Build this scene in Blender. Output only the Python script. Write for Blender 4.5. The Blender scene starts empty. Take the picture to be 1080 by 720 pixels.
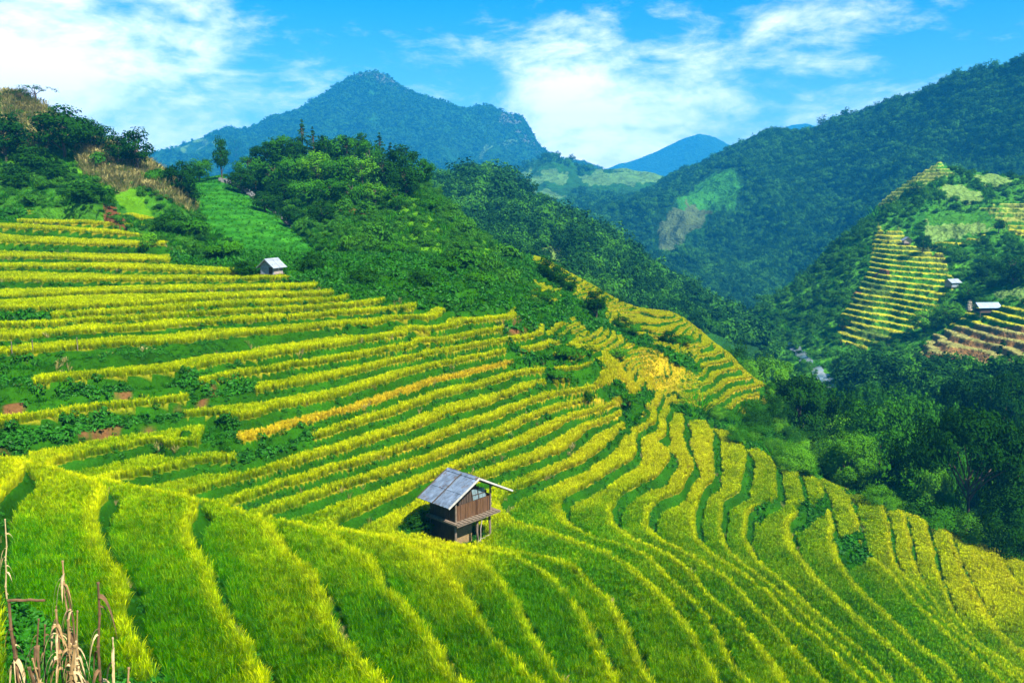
import bpy, math, numpy as np
from mathutils import Vector, Matrix, Euler
from mathutils.bvhtree import BVHTree
R = math.radians
rng = np.random.default_rng(7)
scene = bpy.context.scene
COL = scene.collection

# ------------------------------------------------------------------ camera
F0, PITCH = 900.0, R(9.46)
SP, CP = math.sin(PITCH), math.cos(PITCH)
cam_d = bpy.data.cameras.new('camera')
cam = bpy.data.objects.new('camera', cam_d)
COL.objects.link(cam)
cam_d.sensor_width = 36.0
cam_d.lens = 36.0 * F0 / 1080.0
cam_d.clip_start, cam_d.clip_end = 0.5, 6000
cam.location = (0, 0, 0)
cam.rotation_euler = (R(90) - PITCH, 0, 0)
scene.camera = cam


def ray(u, v):
    """direction of the sight line through photo point u, v, scaled to a horizontal length of 1"""
    u = np.asarray(u, float); v = np.asarray(v, float)
    cx = (u - 540) / F0; cz = (360 - v) / F0
    x, y, z = cx, CP + SP * cz, -SP + CP * cz
    h = np.hypot(x, y)
    return np.stack([x / h, y / h, z / h], -1)


def P(u, v, d):
    return ray(u, v) * np.asarray(d, float)[..., None]


def proj(x, y, z):
    f = y * CP - z * SP
    w = y * SP + z * CP
    f = np.where(f < 0.1, 0.1, f)
    return 540 + F0 * x / f, 360 - F0 * w / f


# ------------------------------------------------------------------ noise (numpy)
_perm = np.random.default_rng(3).permutation(4096)
_gr = np.random.default_rng(4).uniform(0, 2 * np.pi, 4096)


def perlin(x, y, seed=0):
    xi = np.floor(x).astype(np.int64); yi = np.floor(y).astype(np.int64)
    xf = x - xi; yf = y - yi
    def g(ix, iy, fx, fy):
        h = _perm[(_perm[(ix + seed * 57) & 4095] + iy) & 4095]
        a = _gr[h]
        return np.cos(a) * fx + np.sin(a) * fy
    s = lambda t: t * t * t * (t * (t * 6 - 15) + 10)
    u, w = s(xf), s(yf)
    a = g(xi, yi, xf, yf); b = g(xi + 1, yi, xf - 1, yf)
    c = g(xi, yi + 1, xf, yf - 1); d = g(xi + 1, yi + 1, xf - 1, yf - 1)
    return ((a * (1 - u) + b * u) * (1 - w) + (c * (1 - u) + d * u) * w) * 1.5


def fbm(x, y, o=4, seed=0, gain=0.5):
    t = 0; a = 1.0
    for i in range(o):
        t = t + a * perlin(x * 2 ** i, y * 2 ** i, seed + i)
        a *= gain
    return t


def sstep(a, b, x):
    t = np.clip((x - a) / (b - a), 0, 1)
    return t * t * (3 - 2 * t)


# ------------------------------------------------------------------ object helpers
def tag(o, label=None, cat=None, group=None, kind=None):
    if label: o['label'] = label
    if cat: o['category'] = cat
    if group: o['group'] = group
    if kind: o['kind'] = kind
    return o


def np_mesh(name, verts, faces, mat=None, smooth=True, attrs=None, n=4):
    me = bpy.data.meshes.new(name)
    verts = np.asarray(verts, np.float32); faces = np.asarray(faces, np.int32)
    me.vertices.add(len(verts)); me.vertices.foreach_set('co', verts.ravel())
    me.loops.add(faces.size); me.loops.foreach_set('vertex_index', faces.ravel())
    me.polygons.add(len(faces))
    me.polygons.foreach_set('loop_start', np.arange(0, faces.size, n, dtype=np.int32))
    me.polygons.foreach_set('loop_total', np.full(len(faces), n, np.int32))
    me.polygons.foreach_set('use_smooth', np.full(len(faces), smooth, bool))
    if attrs:
        for k, a in attrs.items():
            a = np.asarray(a, np.float32)
            if a.ndim == 1:
                me.attributes.new(k, 'FLOAT', 'POINT').data.foreach_set('value', a)
            elif a.shape[1] == 3:
                me.attributes.new(k, 'FLOAT_VECTOR', 'POINT').data.foreach_set('vector', a.ravel())
    me.update(calc_edges=True)
    if mat: me.materials.append(mat)
    return me


def link(name, me, parent=None, col=None):
    o = bpy.data.objects.new(name, me)
    (col or COL).objects.link(o)
    if parent is not None: o.parent = parent
    return o


def grid_faces(nr, nc):
    i = np.arange(nr * nc).reshape(nr, nc)
    return np.stack([i[:-1, :-1], i[:-1, 1:], i[1:, 1:], i[1:, :-1]], -1).reshape(-1, 4)


# ------------------------------------------------------------------ material helpers
class NT:
    def __init__(s, tree): s.t = tree
    def n(s, typ, **kw):
        nd = s.t.nodes.new(typ)
        for k, v in kw.items():
            if k.startswith('i_'):
                nd.inputs[int(k[2:]) if k[2:].isdigit() else k[2:].replace('_', ' ')].default_value = v
            else: setattr(nd, k, v)
        return nd
    def l(s, a, b): s.t.links.new(a, b)
    def math(s, op, a, b=None, clamp=False):
        nd = s.n('ShaderNodeMath', operation=op, use_clamp=clamp)
        for i, q in enumerate((a, b)):
            if q is None: continue
            if hasattr(q, 'links'): s.l(q, nd.inputs[i])
            else: nd.inputs[i].default_value = q
        return nd.outputs[0]
    def mix(s, f, a, b, mode='MIX'):
        nd = s.n('ShaderNodeMix', data_type='RGBA', blend_type=mode)
        for i, q in ((0, f), (6, a), (7, b)):
            if hasattr(q, 'links'): s.l(q, nd.inputs[i])
            else: nd.inputs[i].default_value = q if i == 0 else (q if len(q) == 4 else (*q, 1))
        return nd.outputs[2]
    def attr(s, name, typ='GEOMETRY'):
        return s.n('ShaderNodeAttribute', attribute_name=name, attribute_type=typ)
    def noise(s, scale, detail=4, coord=None, rough=0.6):
        nd = s.n('ShaderNodeTexNoise'); nd.inputs['Scale'].default_value = scale
        nd.inputs['Detail'].default_value = detail; nd.inputs['Roughness'].default_value = rough
        if coord is not None: s.l(coord, nd.inputs['Vector'])
        return nd.outputs['Fac']
    def ramp(s, f, a, b):
        nd = s.n('ShaderNodeMapRange', clamp=True)
        s.l(f, nd.inputs[0]); nd.inputs[1].default_value = a; nd.inputs[2].default_value = b
        return nd.outputs[0]


def newmat(name):
    m = bpy.data.materials.new(name); m.use_nodes = True
    m.node_tree.nodes.clear()
    t = NT(m.node_tree)
    out = t.n('ShaderNodeOutputMaterial')
    return m, t, out


def leafy(t, out, col, trans=0.3, spec=0.02, rough=0.6):
    """plant surface: diffuse with some light through the leaf and a faint sheen"""
    d = t.n('ShaderNodeBsdfDiffuse'); tr = t.n('ShaderNodeBsdfTranslucent')
    t.l(col, d.inputs[0]); t.l(col, tr.inputs[0])
    m = t.n('ShaderNodeMixShader'); m.inputs[0].default_value = trans
    t.l(d.outputs[0], m.inputs[1]); t.l(tr.outputs[0], m.inputs[2])
    if spec > 0:
        g = t.n('ShaderNodeBsdfGlossy'); g.inputs['Roughness'].default_value = rough
        m2 = t.n('ShaderNodeMixShader'); m2.inputs[0].default_value = spec
        t.l(m.outputs[0], m2.inputs[1]); t.l(g.outputs[0], m2.inputs[2]); m = m2
    t.l(m.outputs[0], out.inputs[0])


def rice_mat():
    m, t, out = newmat('rice_plant')
    ripe_lit = t.attr('ripe_lit', 'INSTANCER').outputs['Fac']; tone = t.attr('tone', 'INSTANCER').outputs['Fac']  # crop ripeness plus the light painted along terrace lips
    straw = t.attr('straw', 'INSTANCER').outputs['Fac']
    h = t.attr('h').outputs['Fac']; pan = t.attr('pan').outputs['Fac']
    f = t.math('MULTIPLY', ripe_lit, t.math('ADD', t.math('MULTIPLY', h, 0.55), 0.5))
    f = t.math('ADD', f, t.math('MULTIPLY', pan, t.math('ADD', t.math('MULTIPLY', ripe_lit, 0.35), 0.12)), True)
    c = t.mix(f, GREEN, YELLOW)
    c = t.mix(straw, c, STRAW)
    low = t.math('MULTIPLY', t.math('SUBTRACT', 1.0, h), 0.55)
    low = t.math('MULTIPLY', low, ripe_lit, True)
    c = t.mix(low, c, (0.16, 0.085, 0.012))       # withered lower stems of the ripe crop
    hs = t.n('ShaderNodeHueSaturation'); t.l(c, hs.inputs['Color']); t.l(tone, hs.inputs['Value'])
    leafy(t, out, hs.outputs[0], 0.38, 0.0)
    return m


GREEN = (0.034, 0.245, 0.0003)
YELLOW = (0.54, 0.57, 0.0003)
STRAW = (0.66, 0.50, 0.015)


def plant_mat(name, a, b, trans=0.3, spec=0.02, attr_tone=True, obj_rand=False, var=0.5):
    m, t, out = newmat(name)
    if obj_rand:
        oi = t.n('ShaderNodeObjectInfo').outputs['Random']
        geo = t.n('ShaderNodeNewGeometry').outputs['Random Per Island']
        f = t.math('ADD', t.math('MULTIPLY', oi, var), t.math('MULTIPLY', geo, 1 - var))
    else:
        tone = t.attr('tone', 'INSTANCER').outputs['Fac']
        geo = t.n('ShaderNodeNewGeometry').outputs['Random Per Island']
        f = t.math('ADD', t.math('MULTIPLY', tone, var), t.math('MULTIPLY', geo, 1 - var))
    c = t.mix(f, a, b)
    leafy(t, out, c, trans, spec, 0.5)
    return m


def land_mat(name, rough_scale=2.0, bump=0.3, var=0.35):
    """ground whose cover colour is stored per vertex in the attribute cov, broken up by noise"""
    m, t, out = newmat(name)
    c = t.attr('cov').outputs['Color']
    geo = t.n('ShaderNodeNewGeometry').outputs['Position']
    n1 = t.noise(rough_scale, 6, geo); n2 = t.noise(rough_scale * 0.17, 4, geo)
    k = t.math('ADD', t.math('MULTIPLY', n1, 0.9), t.math('MULTIPLY', n2, 0.6))
    k = t.ramp(k, 0.5, 1.0)
    lo = t.mix(1.0, c, (1 - var,) * 3, 'MULTIPLY'); hi = t.mix(1.0, c, (1 + var, 1 + var, 1 + var * 0.6), 'MULTIPLY')
    c2 = t.mix(k, lo, hi)
    b = t.n('ShaderNodeBsdfDiffuse'); t.l(c2, b.inputs[0])
    bp = t.n('ShaderNodeBump'); bp.inputs['Strength'].default_value = bump; bp.inputs['Distance'].default_value = 1.2 / rough_scale
    t.l(n1, bp.inputs['Height']); t.l(bp.outputs[0], b.inputs['Normal'])
    t.l(b.outputs[0], out.inputs[0])
    return m


def flat_mat(name, col, rough=0.7, metal=0.0, spec=0.3, noise=None, amp=0.3, bump=0.0, stretch=None):
    m, t, out = newmat(name)
    b = t.n('ShaderNodeBsdfPrincipled')
    b.inputs['Roughness'].default_value = rough; b.inputs['Metallic'].default_value = metal
    b.inputs['Specular IOR Level'].default_value = spec
    if noise:
        tc = t.n('ShaderNodeTexCoord').outputs['Object']
        if stretch:
            mp = t.n('ShaderNodeMapping'); mp.inputs['Scale'].default_value = stretch
            t.l(tc, mp.inputs[0]); tc = mp.outputs[0]
        nz = t.noise(noise, 6, tc)
        k = t.ramp(nz, 0.3, 0.7)
        c = t.mix(k, tuple(q * (1 - amp) for q in col), tuple(min(1, q * (1 + amp)) for q in col))
        t.l(c, b.inputs['Base Color'])
        if bump:
            bp = t.n('ShaderNodeBump'); bp.inputs['Strength'].default_value = bump; bp.inputs['Distance'].default_value = 0.02
            t.l(nz, bp.inputs['Height']); t.l(bp.outputs[0], b.inputs['Normal'])
    else:
        b.inputs['Base Color'].default_value = (*col, 1)
    t.l(b.outputs[0], out.inputs[0])
    return m
# ================================================================== NEAR TERRAIN
ZT = {-26: 0.4, -25: -0.35, -24: -1.3, -23: -2.12, -22: -2.6, -21: -3.85, -20: -5.2, -19: -5.8, -18: -6.25, -17: -6.85,
      -16: -7.2, -15: -7.5, -14: -7.9, -13: -8.25, -12: -8.9, -11: -9.75}
def ZK(k):
    k = float(k)
    if k >= -11: return -18 - 0.75 * k
    a = math.floor(k); f = k - a
    za = ZT[a]; zb = ZT.get(a + 1, -9.75)
    return za * (1 - f) + zb * f
# terrace edges seen in the photograph: index (downhill +) -> sight lines along the edge
EDGES = [
 (-25, [(20,213),(60,214),(100,217)]),
 (-24, [(60,222),(110,222),(165,229)]),
 (-23, [(30,231),(100,233),(160,236)]),
 (-22, [(-60,235),(0,236),(70,240),(150,246)]),
 (-21, [(-60,251),(0,252),(110,255),(175,256)]),
 (-20, [(-60,268),(0,268),(100,270),(180,272),(210,275)]),
 (-19, [(-60,279),(0,279),(120,279),(250,284)]),
 (-18, [(-60,292),(0,292),(133,292),(280,291)]),
 (-17, [(-60,311),(0,309),(90,306),(180,303),(333,299)]),
 (-16, [(-60,323),(0,322),(57,321),(180,314),(350,306)]),
 (-15, [(60,329),(180,322),(360,312)]),
 (-14, [(-60,342),(0,339),(180,329),(360,319)]),
 (-13, [(-60,356),(0,352),(180,340),(360,326),(438,320)]),
 (-12, [(-60,373),(0,368),(90,362),(180,356),(270,347),(360,338),(468,325)]),
 (-11, [(-60,408),(37,398),(110,391),(180,384),(270,373),(360,359),(430,348),(485,339),(540,331)]),
 (-10, [(213,398),(270,388),(360,374),(443,356),(532,344)]),
 (-9,  [(-60,447),(0,437),(100,425),(197,415),(273,408),(360,392),(460,366),(540,353),(573,343)]),
 (-8,  [(197,442),(290,426),(360,412),(460,382),(532,368),(565,364),(592,357)]),
 (-7,  [(60,480),(130,465),(213,452),(253,460),(300,447),(360,429),(443,405),(538,378),(610,374),(633,363)]),
 (-6,  [(110,500),(180,487),(247,474),(300,465),(360,447),(420,429),(460,415),(540,393),(575,384)]),
 (-5,  [(197,515),(235,503),(280,492),(360,470),(430,448),(493,427),(540,412),(572,401)]),
 (-4,  [(243,527),(297,507),(360,488),(450,462),(533,430),(575,416),(610,404),(630,395),(643,382)]),
 (-3,  [(280,537),(322,523),(360,510),(460,478),(540,447),(575,430),(615,414)]),
 (-2,  [(672,385),(668,395),(655,409),(640,420),(590,444),(540,467),(460,498),(397,528),(352,545)]),
 (-1,  [(655,424),(625,445),(590,472),(540,490),(507,503),(462,525),(440,545),(447,563),(480,571),(540,577),(573,583),(607,592),(623,610),(640,627),(660,660),(685,712)]),
 (0,   [(660,435),(647,458),(620,478),(573,500),(543,514),(530,530),(540,547),(565,553),(607,567),(640,578),(665,593),(690,615),(710,633),(737,673),(760,715)]),
 (1,   [(687,421),(674,450),(668,476),(633,500),(600,520),(594,533),(603,550),(618,558),(635,565),(660,572),(682,582),(698,597),(722,620),(745,643),(758,665),(775,700)]),
 (2,   [(712,415),(702,437),(702,455),(706,482),(690,497),(655,518),(645,533),(648,550),(673,567),(707,582),(727,598),(753,627),(778,647),(802,677),(830,715)]),
 (3,   [(722,433),(723,463),(731,488),(720,511),(697,521),(685,535),(683,553),(698,567),(720,577),(745,592),(770,607),(795,632),(820,658),(837,677),(870,715)]),
 (4,   [(750,438),(750,458),(753,495),(737,523),(734,540),(733,563),(753,582),(790,605),(813,622),(842,653),(867,673),(910,715)]),
 (5,   [(786,473),(783,495),(780,515),(764,525),(762,545)]),
 (6,   [(818,490),(817,522),(792,536),(785,563),(798,587),(827,610),(857,638),(895,670),(925,697),(942,718)]),
 (7,   [(842,495),(845,512),(850,530),(836,543),(838,578),(862,607),(880,623),(900,643),(933,672),(967,703)]),
 (8,   [(868,512),(873,530),(880,555),(885,585),(905,613),(942,652),(967,677),(1000,700),(1015,717)]),
 (9,   [(900,527),(907,545),(911,577),(942,603),(967,633),(993,658),(1027,688),(1060,716)]),
 (10,  [(933,533),(941,555),(944,582)]),
 (11,  [(953,540),(960,563),(963,582)]),
 (12,  [(973,545),(982,568),(988,595),(997,617),(1007,643),(1033,675),(1080,707)]),
 (13,  [(1002,560),(1010,580),(1017,600),(1035,630),(1042,642),(1067,673),(1090,690)]),
 (14,  [(1035,570),(1055,585),(1065,598),(1085,625),(1110,650)]),
 # the near spur
 (-2,  [(500,574),(544,581),(576,600),(600,624),(625,660),(650,712)]),
 (-3,  [(460,573),(498,584),(522,600),(542,624),(560,660),(582,696),(600,718)]),
 (-4,  [(416,564),(456,582),(482,609),(502,638),(520,669),(549,698),(571,718)]),
 (-5,  [(345,556),(389,582),(404,609),(433,638),(453,671),(478,707)]),
 (-6,  [(292,550),(307,580),(330,602),(345,627),(355,660),(373,685),(404,716)]),
 (-7,  [(205,520),(207,572),(225,600),(241,632),(262,675),(268,692),(280,718)]),
 (-8,  [(113,507),(100,547),(100,573),(130,603),(137,640),(150,680),(165,718)]),
 (-9,  [(15,480),(-10,540),(-20,600),(10,650),(40,718)]),
 (-10, [(-120,478),(-150,540),(-160,620),(-120,718)]),
]
RICE_H = 0.42
DK = {-25: ((0, 100), (119, 117)), -24: ((60, 165), (114, 109)), -23: ((30, 160), (110, 105)), -22: ((0, 150), (106, 101)), -21: ((0, 175), (101, 94)),
      -20: ((0, 210), (94, 84)), -19: ((0, 250), (88, 78.5)), -18: ((0, 280), (82, 75.5)), -17: ((0, 333), (76, 72))}
cp = []   # x, y, z, K
for k, pl in EDGES:
    pl = np.array(pl, float)
    mid = (pl[1:] + pl[:-1]) / 2
    zz = ZK(k)
    for (u, v) in np.concatenate([pl, mid]):
        r3 = ray(u, v)
        if k in DK:
            d = np.interp(u, DK[k][0], DK[k][1])
        else:
            d = zz / r3[2]
        cp.append((r3[0] * d, r3[1] * d, r3[2] * d - RICE_H, k))
# ground farther right and beyond, by sight line and distance
for u, v, d in [(620,375,78),(620,343,88),(620,320,98),(620,300,110),(600,285,118),(575,272,123),(550,315,81),(552,300,90),(580,300,102),
                (590,325,88),(660,330,108),(660,350,98),(700,328,107),(700,345,98.6),(700,360,91),(700,380,85),(680,360,92),(645,372,84),
                (720,333,112),(740,352,104),(740,375,97),(770,372,104),(780,395,97),(750,400,91),(800,405,97),(815,411,98),(790,425,93),
                (780,445,89),(810,470,84),(690,400,83),(720,410,86),(660,318,115),(640,308,112)]:
    r3 = ray(u, v); z = r3[2] * d
    cp.append((r3[0] * d, r3[1] * d, z - RICE_H, (-18 - z) / 0.75))
# ground out of sight: the fall into the ravine, under the hills, beside and below the camera
for u, d, z in [(860,97,-31),(900,92,-33),(950,90,-35),(1000,90,-36),(1060,90,-36),(1130,88,-35),(830,104,-31),(790,118,-31),(740,128,-30),(690,130,-27),(640,130,-21),(600,135,-17),
                (640,165,-38),(700,165,-44),(780,150,-44),(860,140,-44),(950,130,-45),(1060,120,-45),(1150,120,-45),(1300,110,-42),
                (560,160,-22),(700,215,-50),(860,215,-50),(1060,215,-50),(1300,215,-50),(560,215,-30),
                (500,120,-8),(420,110,-6),(340,105,-7),(250,110,-6),(150,130,-3),(50,140,1),(-80,140,1.5),(-250,130,1),(-250,90,-3),(-250,65,-7),(-250,45,-10),
                (400,160,-8),(250,160,-7),(100,170,-4),(-100,170,-2),(300,215,-8),(0,215,-5),(-250,215,-5)]:
    r3 = ray(u, 400)
    cp.append((r3[0] * d, r3[1] * d, z, np.clip((-18 - z) / 0.75, -30, 30)))
for ph, rr, z in [(-45,4,-3.0),(-15,4,-3.4),(15,4,-3.8),(45,4,-4.2),(-45,11,-7.0),(-15,11,-8.2),(15,11,-9.4),(45,11,-11),(45,25,-19),(45,45,-26),(45,70,-31),(-45,25,-9.5)]:
    cp.append((rr * math.sin(R(ph)), rr * math.cos(R(ph)), z, (-18 - z) / 0.75))
cp = np.array(cp)
# drop near-coincident points
keep = []
for i in range(len(cp)):
    dd = [((cp[i, 0] - cp[j, 0]) ** 2 + (cp[i, 1] - cp[j, 1]) ** 2, abs(cp[i, 2] - cp[j, 2])) for j in keep]
    if all(a > 0.3 and not (b > 0.9 * a ** 0.5 and a < 20) for a, b in dd): keep.append(i)
cp = cp[keep]


def tps_fit(xy, f, lam):
    n = len(xy); s = 50.0
    q = xy / s
    d2 = ((q[:, None] - q[None]) ** 2).sum(-1)
    A = np.zeros((n + 3, n + 3))
    A[:n, :n] = 0.5 * d2 * np.log(d2 + 1e-12) + lam * np.eye(n)
    A[:n, n] = 1; A[:n, n + 1:] = q
    A[n:, :n] = A[:n, n:].T
    b = np.zeros((n + 3, f.shape[1])); b[:n] = f
    w = np.linalg.solve(A, b)
    def ev(x, y):
        out = np.zeros((x.size, f.shape[1])); xs = x.ravel() / s; ys = y.ravel() / s
        for a in range(0, x.size, 20000):
            e = slice(a, a + 20000)
            dd = (xs[e, None] - q[None, :, 0]) ** 2 + (ys[e, None] - q[None, :, 1]) ** 2
            out[e] = (0.5 * dd * np.log(dd + 1e-12)) @ w[:n] + w[n] + xs[e, None] * w[n + 1] + ys[e, None] * w[n + 2]
        return out.reshape(x.shape + (f.shape[1],))
    return ev


field = tps_fit(cp[:, :2], cp[:, 2:4], 2e-5)
NA, NR, ST = 1153, 1261, 4            # azimuth, distance, coarse stride
PHI0, PHI1, RR0, RR1 = R(-48), R(48), 3.0, 240.0
phi = np.linspace(PHI0, PHI1, NA); lr = np.linspace(math.log(RR0), math.log(RR1), NR)
pc, rc = np.meshgrid(phi[::ST], np.exp(lr[::ST]))
fc = field(pc * 0 + rc * np.sin(pc), rc * np.cos(pc))


def upsample(a):
    def up(a, n):                    # cubic (Catmull-Rom) along axis 0
        m = len(a); t = np.linspace(0, m - 1, n); i = np.clip(np.floor(t).astype(int), 0, m - 2); f = (t - i)[:, None]
        p0, p1, p2, p3 = a[np.clip(i - 1, 0, m - 1)], a[i], a[i + 1], a[np.clip(i + 2, 0, m - 1)]
        return p1 + 0.5 * f * (p2 - p0 + f * (2 * p0 - 5 * p1 + 4 * p2 - p3 + f * (3 * (p1 - p2) + p3 - p0)))
    return up(up(a, NR).T, NA).T


ZS, KS = upsample(fc[..., 0]), upsample(fc[..., 1])
PH, RG = np.meshgrid(phi, np.exp(lr))
X, Y = RG * np.sin(PH), RG * np.cos(PH)
U, V = proj(X, Y, ZS + RICE_H)
# local height of one step
dzr, dza = np.gradient(ZS, lr, phi); dkr, dka = np.gradient(KS, lr, phi)
S = -(dzr * dkr + dza * dka) / (dkr ** 2 + dka ** 2 + 1e-6)
S = np.clip(S, 0.12, 0.95)
crest_u = np.array([-400, 0, 60, 100, 150, 200, 250, 300, 345, 400, 440, 470, 540, 565])
crest_v = np.array([468, 468, 475, 483, 497, 512, 530, 545, 552, 557, 561, 568, 577, 585])
fore = (V > np.interp(U, crest_u, crest_v)) & (U < 565)
low_right = (~fore) & (V > 528) & (U >= 520)
far = (RG > 84 + 2.5 * perlin(X / 9, Y / 9, 3)) & (U > 560) & (U < 738)
# edges wander a little
wob = 0.10 * fbm(X / 8.0, Y / 8.0, 2, 11)
KW = KS + wob * np.where(fore, 1.2, 1.0)
KT = np.where(far, KW * 2.0, KW); SL = np.where(far, S * 0.5, S)
NI = np.floor(KT); FR = KT - NI
GK = np.hypot(dkr, dka) / RG               # steps per metre
GK = np.where(far, GK * 2, GK)
rho = np.where(fore | low_right, np.clip(0.42 * GK, 0.05, 0.26), np.clip(0.48 * GK, 0.12, 0.29))
pr = sstep(0, 1, FR / rho)
STEEP = (GK > np.where(far, 2.5, 1.3)) & ~fore & ~low_right & (U > 628) & (V < 418)
active = sstep(112, 100, RG) * sstep(9, 14, RG)
active = np.where((U > 560) , sstep(125, 110, RG) * sstep(9, 14, RG), np.maximum(active, (U < 200) * sstep(124, 118, RG)))
below = (ZS > -31.5) & ~STEEP
Z = ZS + active * below * SL * (FR - pr)
TN = NI + 1                          # index of the edge in front of this tread

# which treads carry rice, as spans of u along the tread (others: all)
SPANS = {-25: [(20,105)], -24: [(30,165)], -23: [(20,163)], -22: [(-900,152)], -21: [(-900,175)], -20: [(-900,178)], -19: [(-900,250)],
         -18: [(-900,300)], -17: [(-900,333)], -16: [(-900,350)], -15: [(55,365)], -14: [(-900,402)], -13: [(-900,438)], -12: [(-900,468)],
         -11: [(37,545)], -10: [(213,534)], -9: [(-900,197),(273,578)], -8: [(197,534),(545,597)], -7: [(30,213),(253,540),(607,640)], -6: [(60,247),(330,577)],
         -5: [(-900,574)], -4: [(-900,652)], -3: [(-900,617)], -1: [(-900,657)], 0: [(-900,663)]}
uj = U + 6 * perlin(X / 2.0, Y / 2.0, 9)
rice = np.ones_like(Z, bool)
for k in range(-40, -25): SPANS[k] = []
for k, sp in SPANS.items():
    m = (TN == k) & ~fore & ~far & ~low_right & (uj < 585)
    ok = np.zeros_like(m)
    for a, b in sp: ok |= (uj > a) & (uj < b)
    rice[m & ~ok] = False
def inpoly(u, v, poly):
    r = np.zeros(u.shape, bool); n = len(poly)
    for i in range(n):
        x1, y1 = poly[i]; x2, y2 = poly[(i + 1) % n]
        c = ((y1 > v) != (y2 > v)) & (u < (x2 - x1) * (v - y1) / (y2 - y1 + 1e-9) + x1)
        r ^= c
    return r
vj = V + 5 * perlin(X / 2.3 + 40, Y / 2.3, 19)
WEEDS = [[(540,300),(600,312),(622,328),(598,334),(562,344),(545,338)],[(580,347),(600,344),(604,352),(584,360)],[(580,366),(610,362),(604,372),(580,378)],
         [(575,398),(632,396),(640,380),(622,376),(600,386),(575,390)],
         [(655,420),(668,415),(680,404),(690,418),(676,436),(664,456),(658,440)],
         [(612,410),(660,396),(668,410),(640,418)],
         [(636,336),(652,340),(705,362),(748,384),(735,390),(690,366),(660,356)],
         [(745,430),(775,425),(800,440),(850,480),(900,515),(960,540),(900,505),(840,462),(800,410),(815,405),(850,470),(790,455),(762,450)],
         [(705,425),(725,418),(760,436),(740,440)],
         [(775,462),(800,470),(835,490),(880,505),(930,528),(980,545),(1040,570),(1110,585),(1200,560),(1000,300),(830,300),(820,420),(765,440)],
         [(880,560),(905,555),(915,585),(890,590)],
         [(838,528),(870,520),(880,535),(845,552)],
         [(800,528),(812,522),(812,540),(795,545)],
         [(545,262),(600,292),(640,312),(640,340),(625,345),(600,330),(570,325),(545,320)],
         [(415,548),(450,535),(452,563),(430,562)],
         [(60,640),(120,690),(190,722),(0,722),(0,600)]]
rice_far_ok = [[(586,278),(612,278),(640,300),(645,312),(610,312),(600,296)],[(553,292),(592,300),(590,314),(555,312)]]
for i, w in enumerate(WEEDS): 
    m = inpoly(uj, vj, w)
    if i in (9,): m &= (RG > 60)
    rice[m] = False
for w in rice_far_ok: rice[inpoly(uj, vj, w) & far] = True
rice &= (ZS > -30.4) & (RG > 12)
rice &= ~((RG > 122))
rice[(U > 200) & (U < 540) & (V < 268)] = False
rice[(U < 540) & (RG > 112) & (V < 210)] = False
gap = np.where(fore, np.clip(0.52 * GK, 0.05, 0.30), np.clip(0.56 * GK, 0.16, 0.34))
gap = np.where(low_right, np.clip(0.62 * GK, 0.08, 0.33), gap)
gap = np.where((U > 690) & ~low_right & ~far, np.clip(0.8 * GK, 0.16, 0.36), gap)
HUTP = P(486, 563, 44.6)
rice &= np.hypot(X - HUTP[0], Y - HUTP[1]) > 1.45

RICEM = rice & (((FR > gap) & (FR < 0.985)) | (STEEP & (perlin(X / 1.3, Y / 1.3, 88) > -.28)))
RISER = (FR <= gap)
# ripeness of the crop over the slope
RP = np.array([(50,600,.08),(200,620,.08),(400,640,.06),(560,640,.02),(640,575,.05),(760,640,.08),(900,680,.04),(1020,690,.12),(150,490,.32),(30,440,.55),
      (200,350,.55),(50,280,.55),(100,230,.75),(350,330,.6),(450,390,.65),(350,480,.62),(450,470,.8),(600,470,.95),(700,460,1.),(738,480,1.),
      (780,490,.48),(800,520,.3),(850,545,.30),(900,545,.42),(960,570,.66),(1035,605,.95),(660,555,.14),(760,560,.16),(840,590,.16),(700,350,.85),
      (620,300,.8),(790,400,1.),(680,390,1.1),(560,550,.08),(480,540,.75),(330,560,.24),(720,425,.5),(960,640,.06),(900,625,.08),(980,690,.06)])
def ripeness(u, v):
    w = 1.0 / (((u[..., None] - RP[:, 0]) ** 2 + (v[..., None] - RP[:, 1]) ** 2) / 900 + 0.15) ** 1.7
    return (w * RP[:, 2]).sum(-1) / w.sum(-1)
# ground cover colours
cov = np.zeros(Z.shape + (3,))
cov[:] = (0.015, 0.07, 0.002)
mixn = 0.5 + 0.5 * fbm(X / 3.5, Y / 3.5, 4, 21)
cov = cov * (0.6 + 0.8 * np.clip(mixn, 0, 1))[..., None]
rp = np.zeros_like(Z)
for a in range(0, NR, 60): rp[a:a + 60] = ripeness(U[a:a + 60], V[a:a + 60])
tread = np.array((0.06, 0.14, 0.006)) * (1 - rp[..., None]) + np.array((0.34, 0.24, 0.01)) * rp[..., None]
cov = np.where(RICEM[..., None], tread, cov)
DIRT = [(20,388,14),(130,406,10),(110,445,16),(85,450,8),(545,337,16),(10,420,14),(185,427,10),(230,400,9),(460,240,18),(155,445,10),(215,415,8),(5,470,10)]
dm = np.zeros_like(Z)
for (a, b, s_) in DIRT: dm = np.maximum(dm, np.exp(-(((U - a) / (s_ * 1.5)) ** 2 + ((V - b) / (s_ * .8)) ** 2)))
dm = 0.8 * sstep(0.5, 0.95, dm * 0.8 + 0.55 * fbm(X / 1.2, Y / 1.2, 3, 33)) * (~RICEM) * (RG > 40)
cov = cov * (1 - dm[..., None]) + np.array((0.16, 0.06, 0.028)) * dm[..., None]
Z = Z + np.where(RICEM, 0.02, 0.07) * fbm(X / 0.8, Y / 0.8, 3, 41) * sstep(6, 14, RG)
m_land = land_mat('terrace_soil_and_grass', 6.0, 0.5)
me = np_mesh('terraced_ground', np.stack([X, Y, Z], -1).reshape(-1, 3), grid_faces(NR, NA), m_land, True, {'cov': cov.reshape(-1, 3)})
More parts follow.
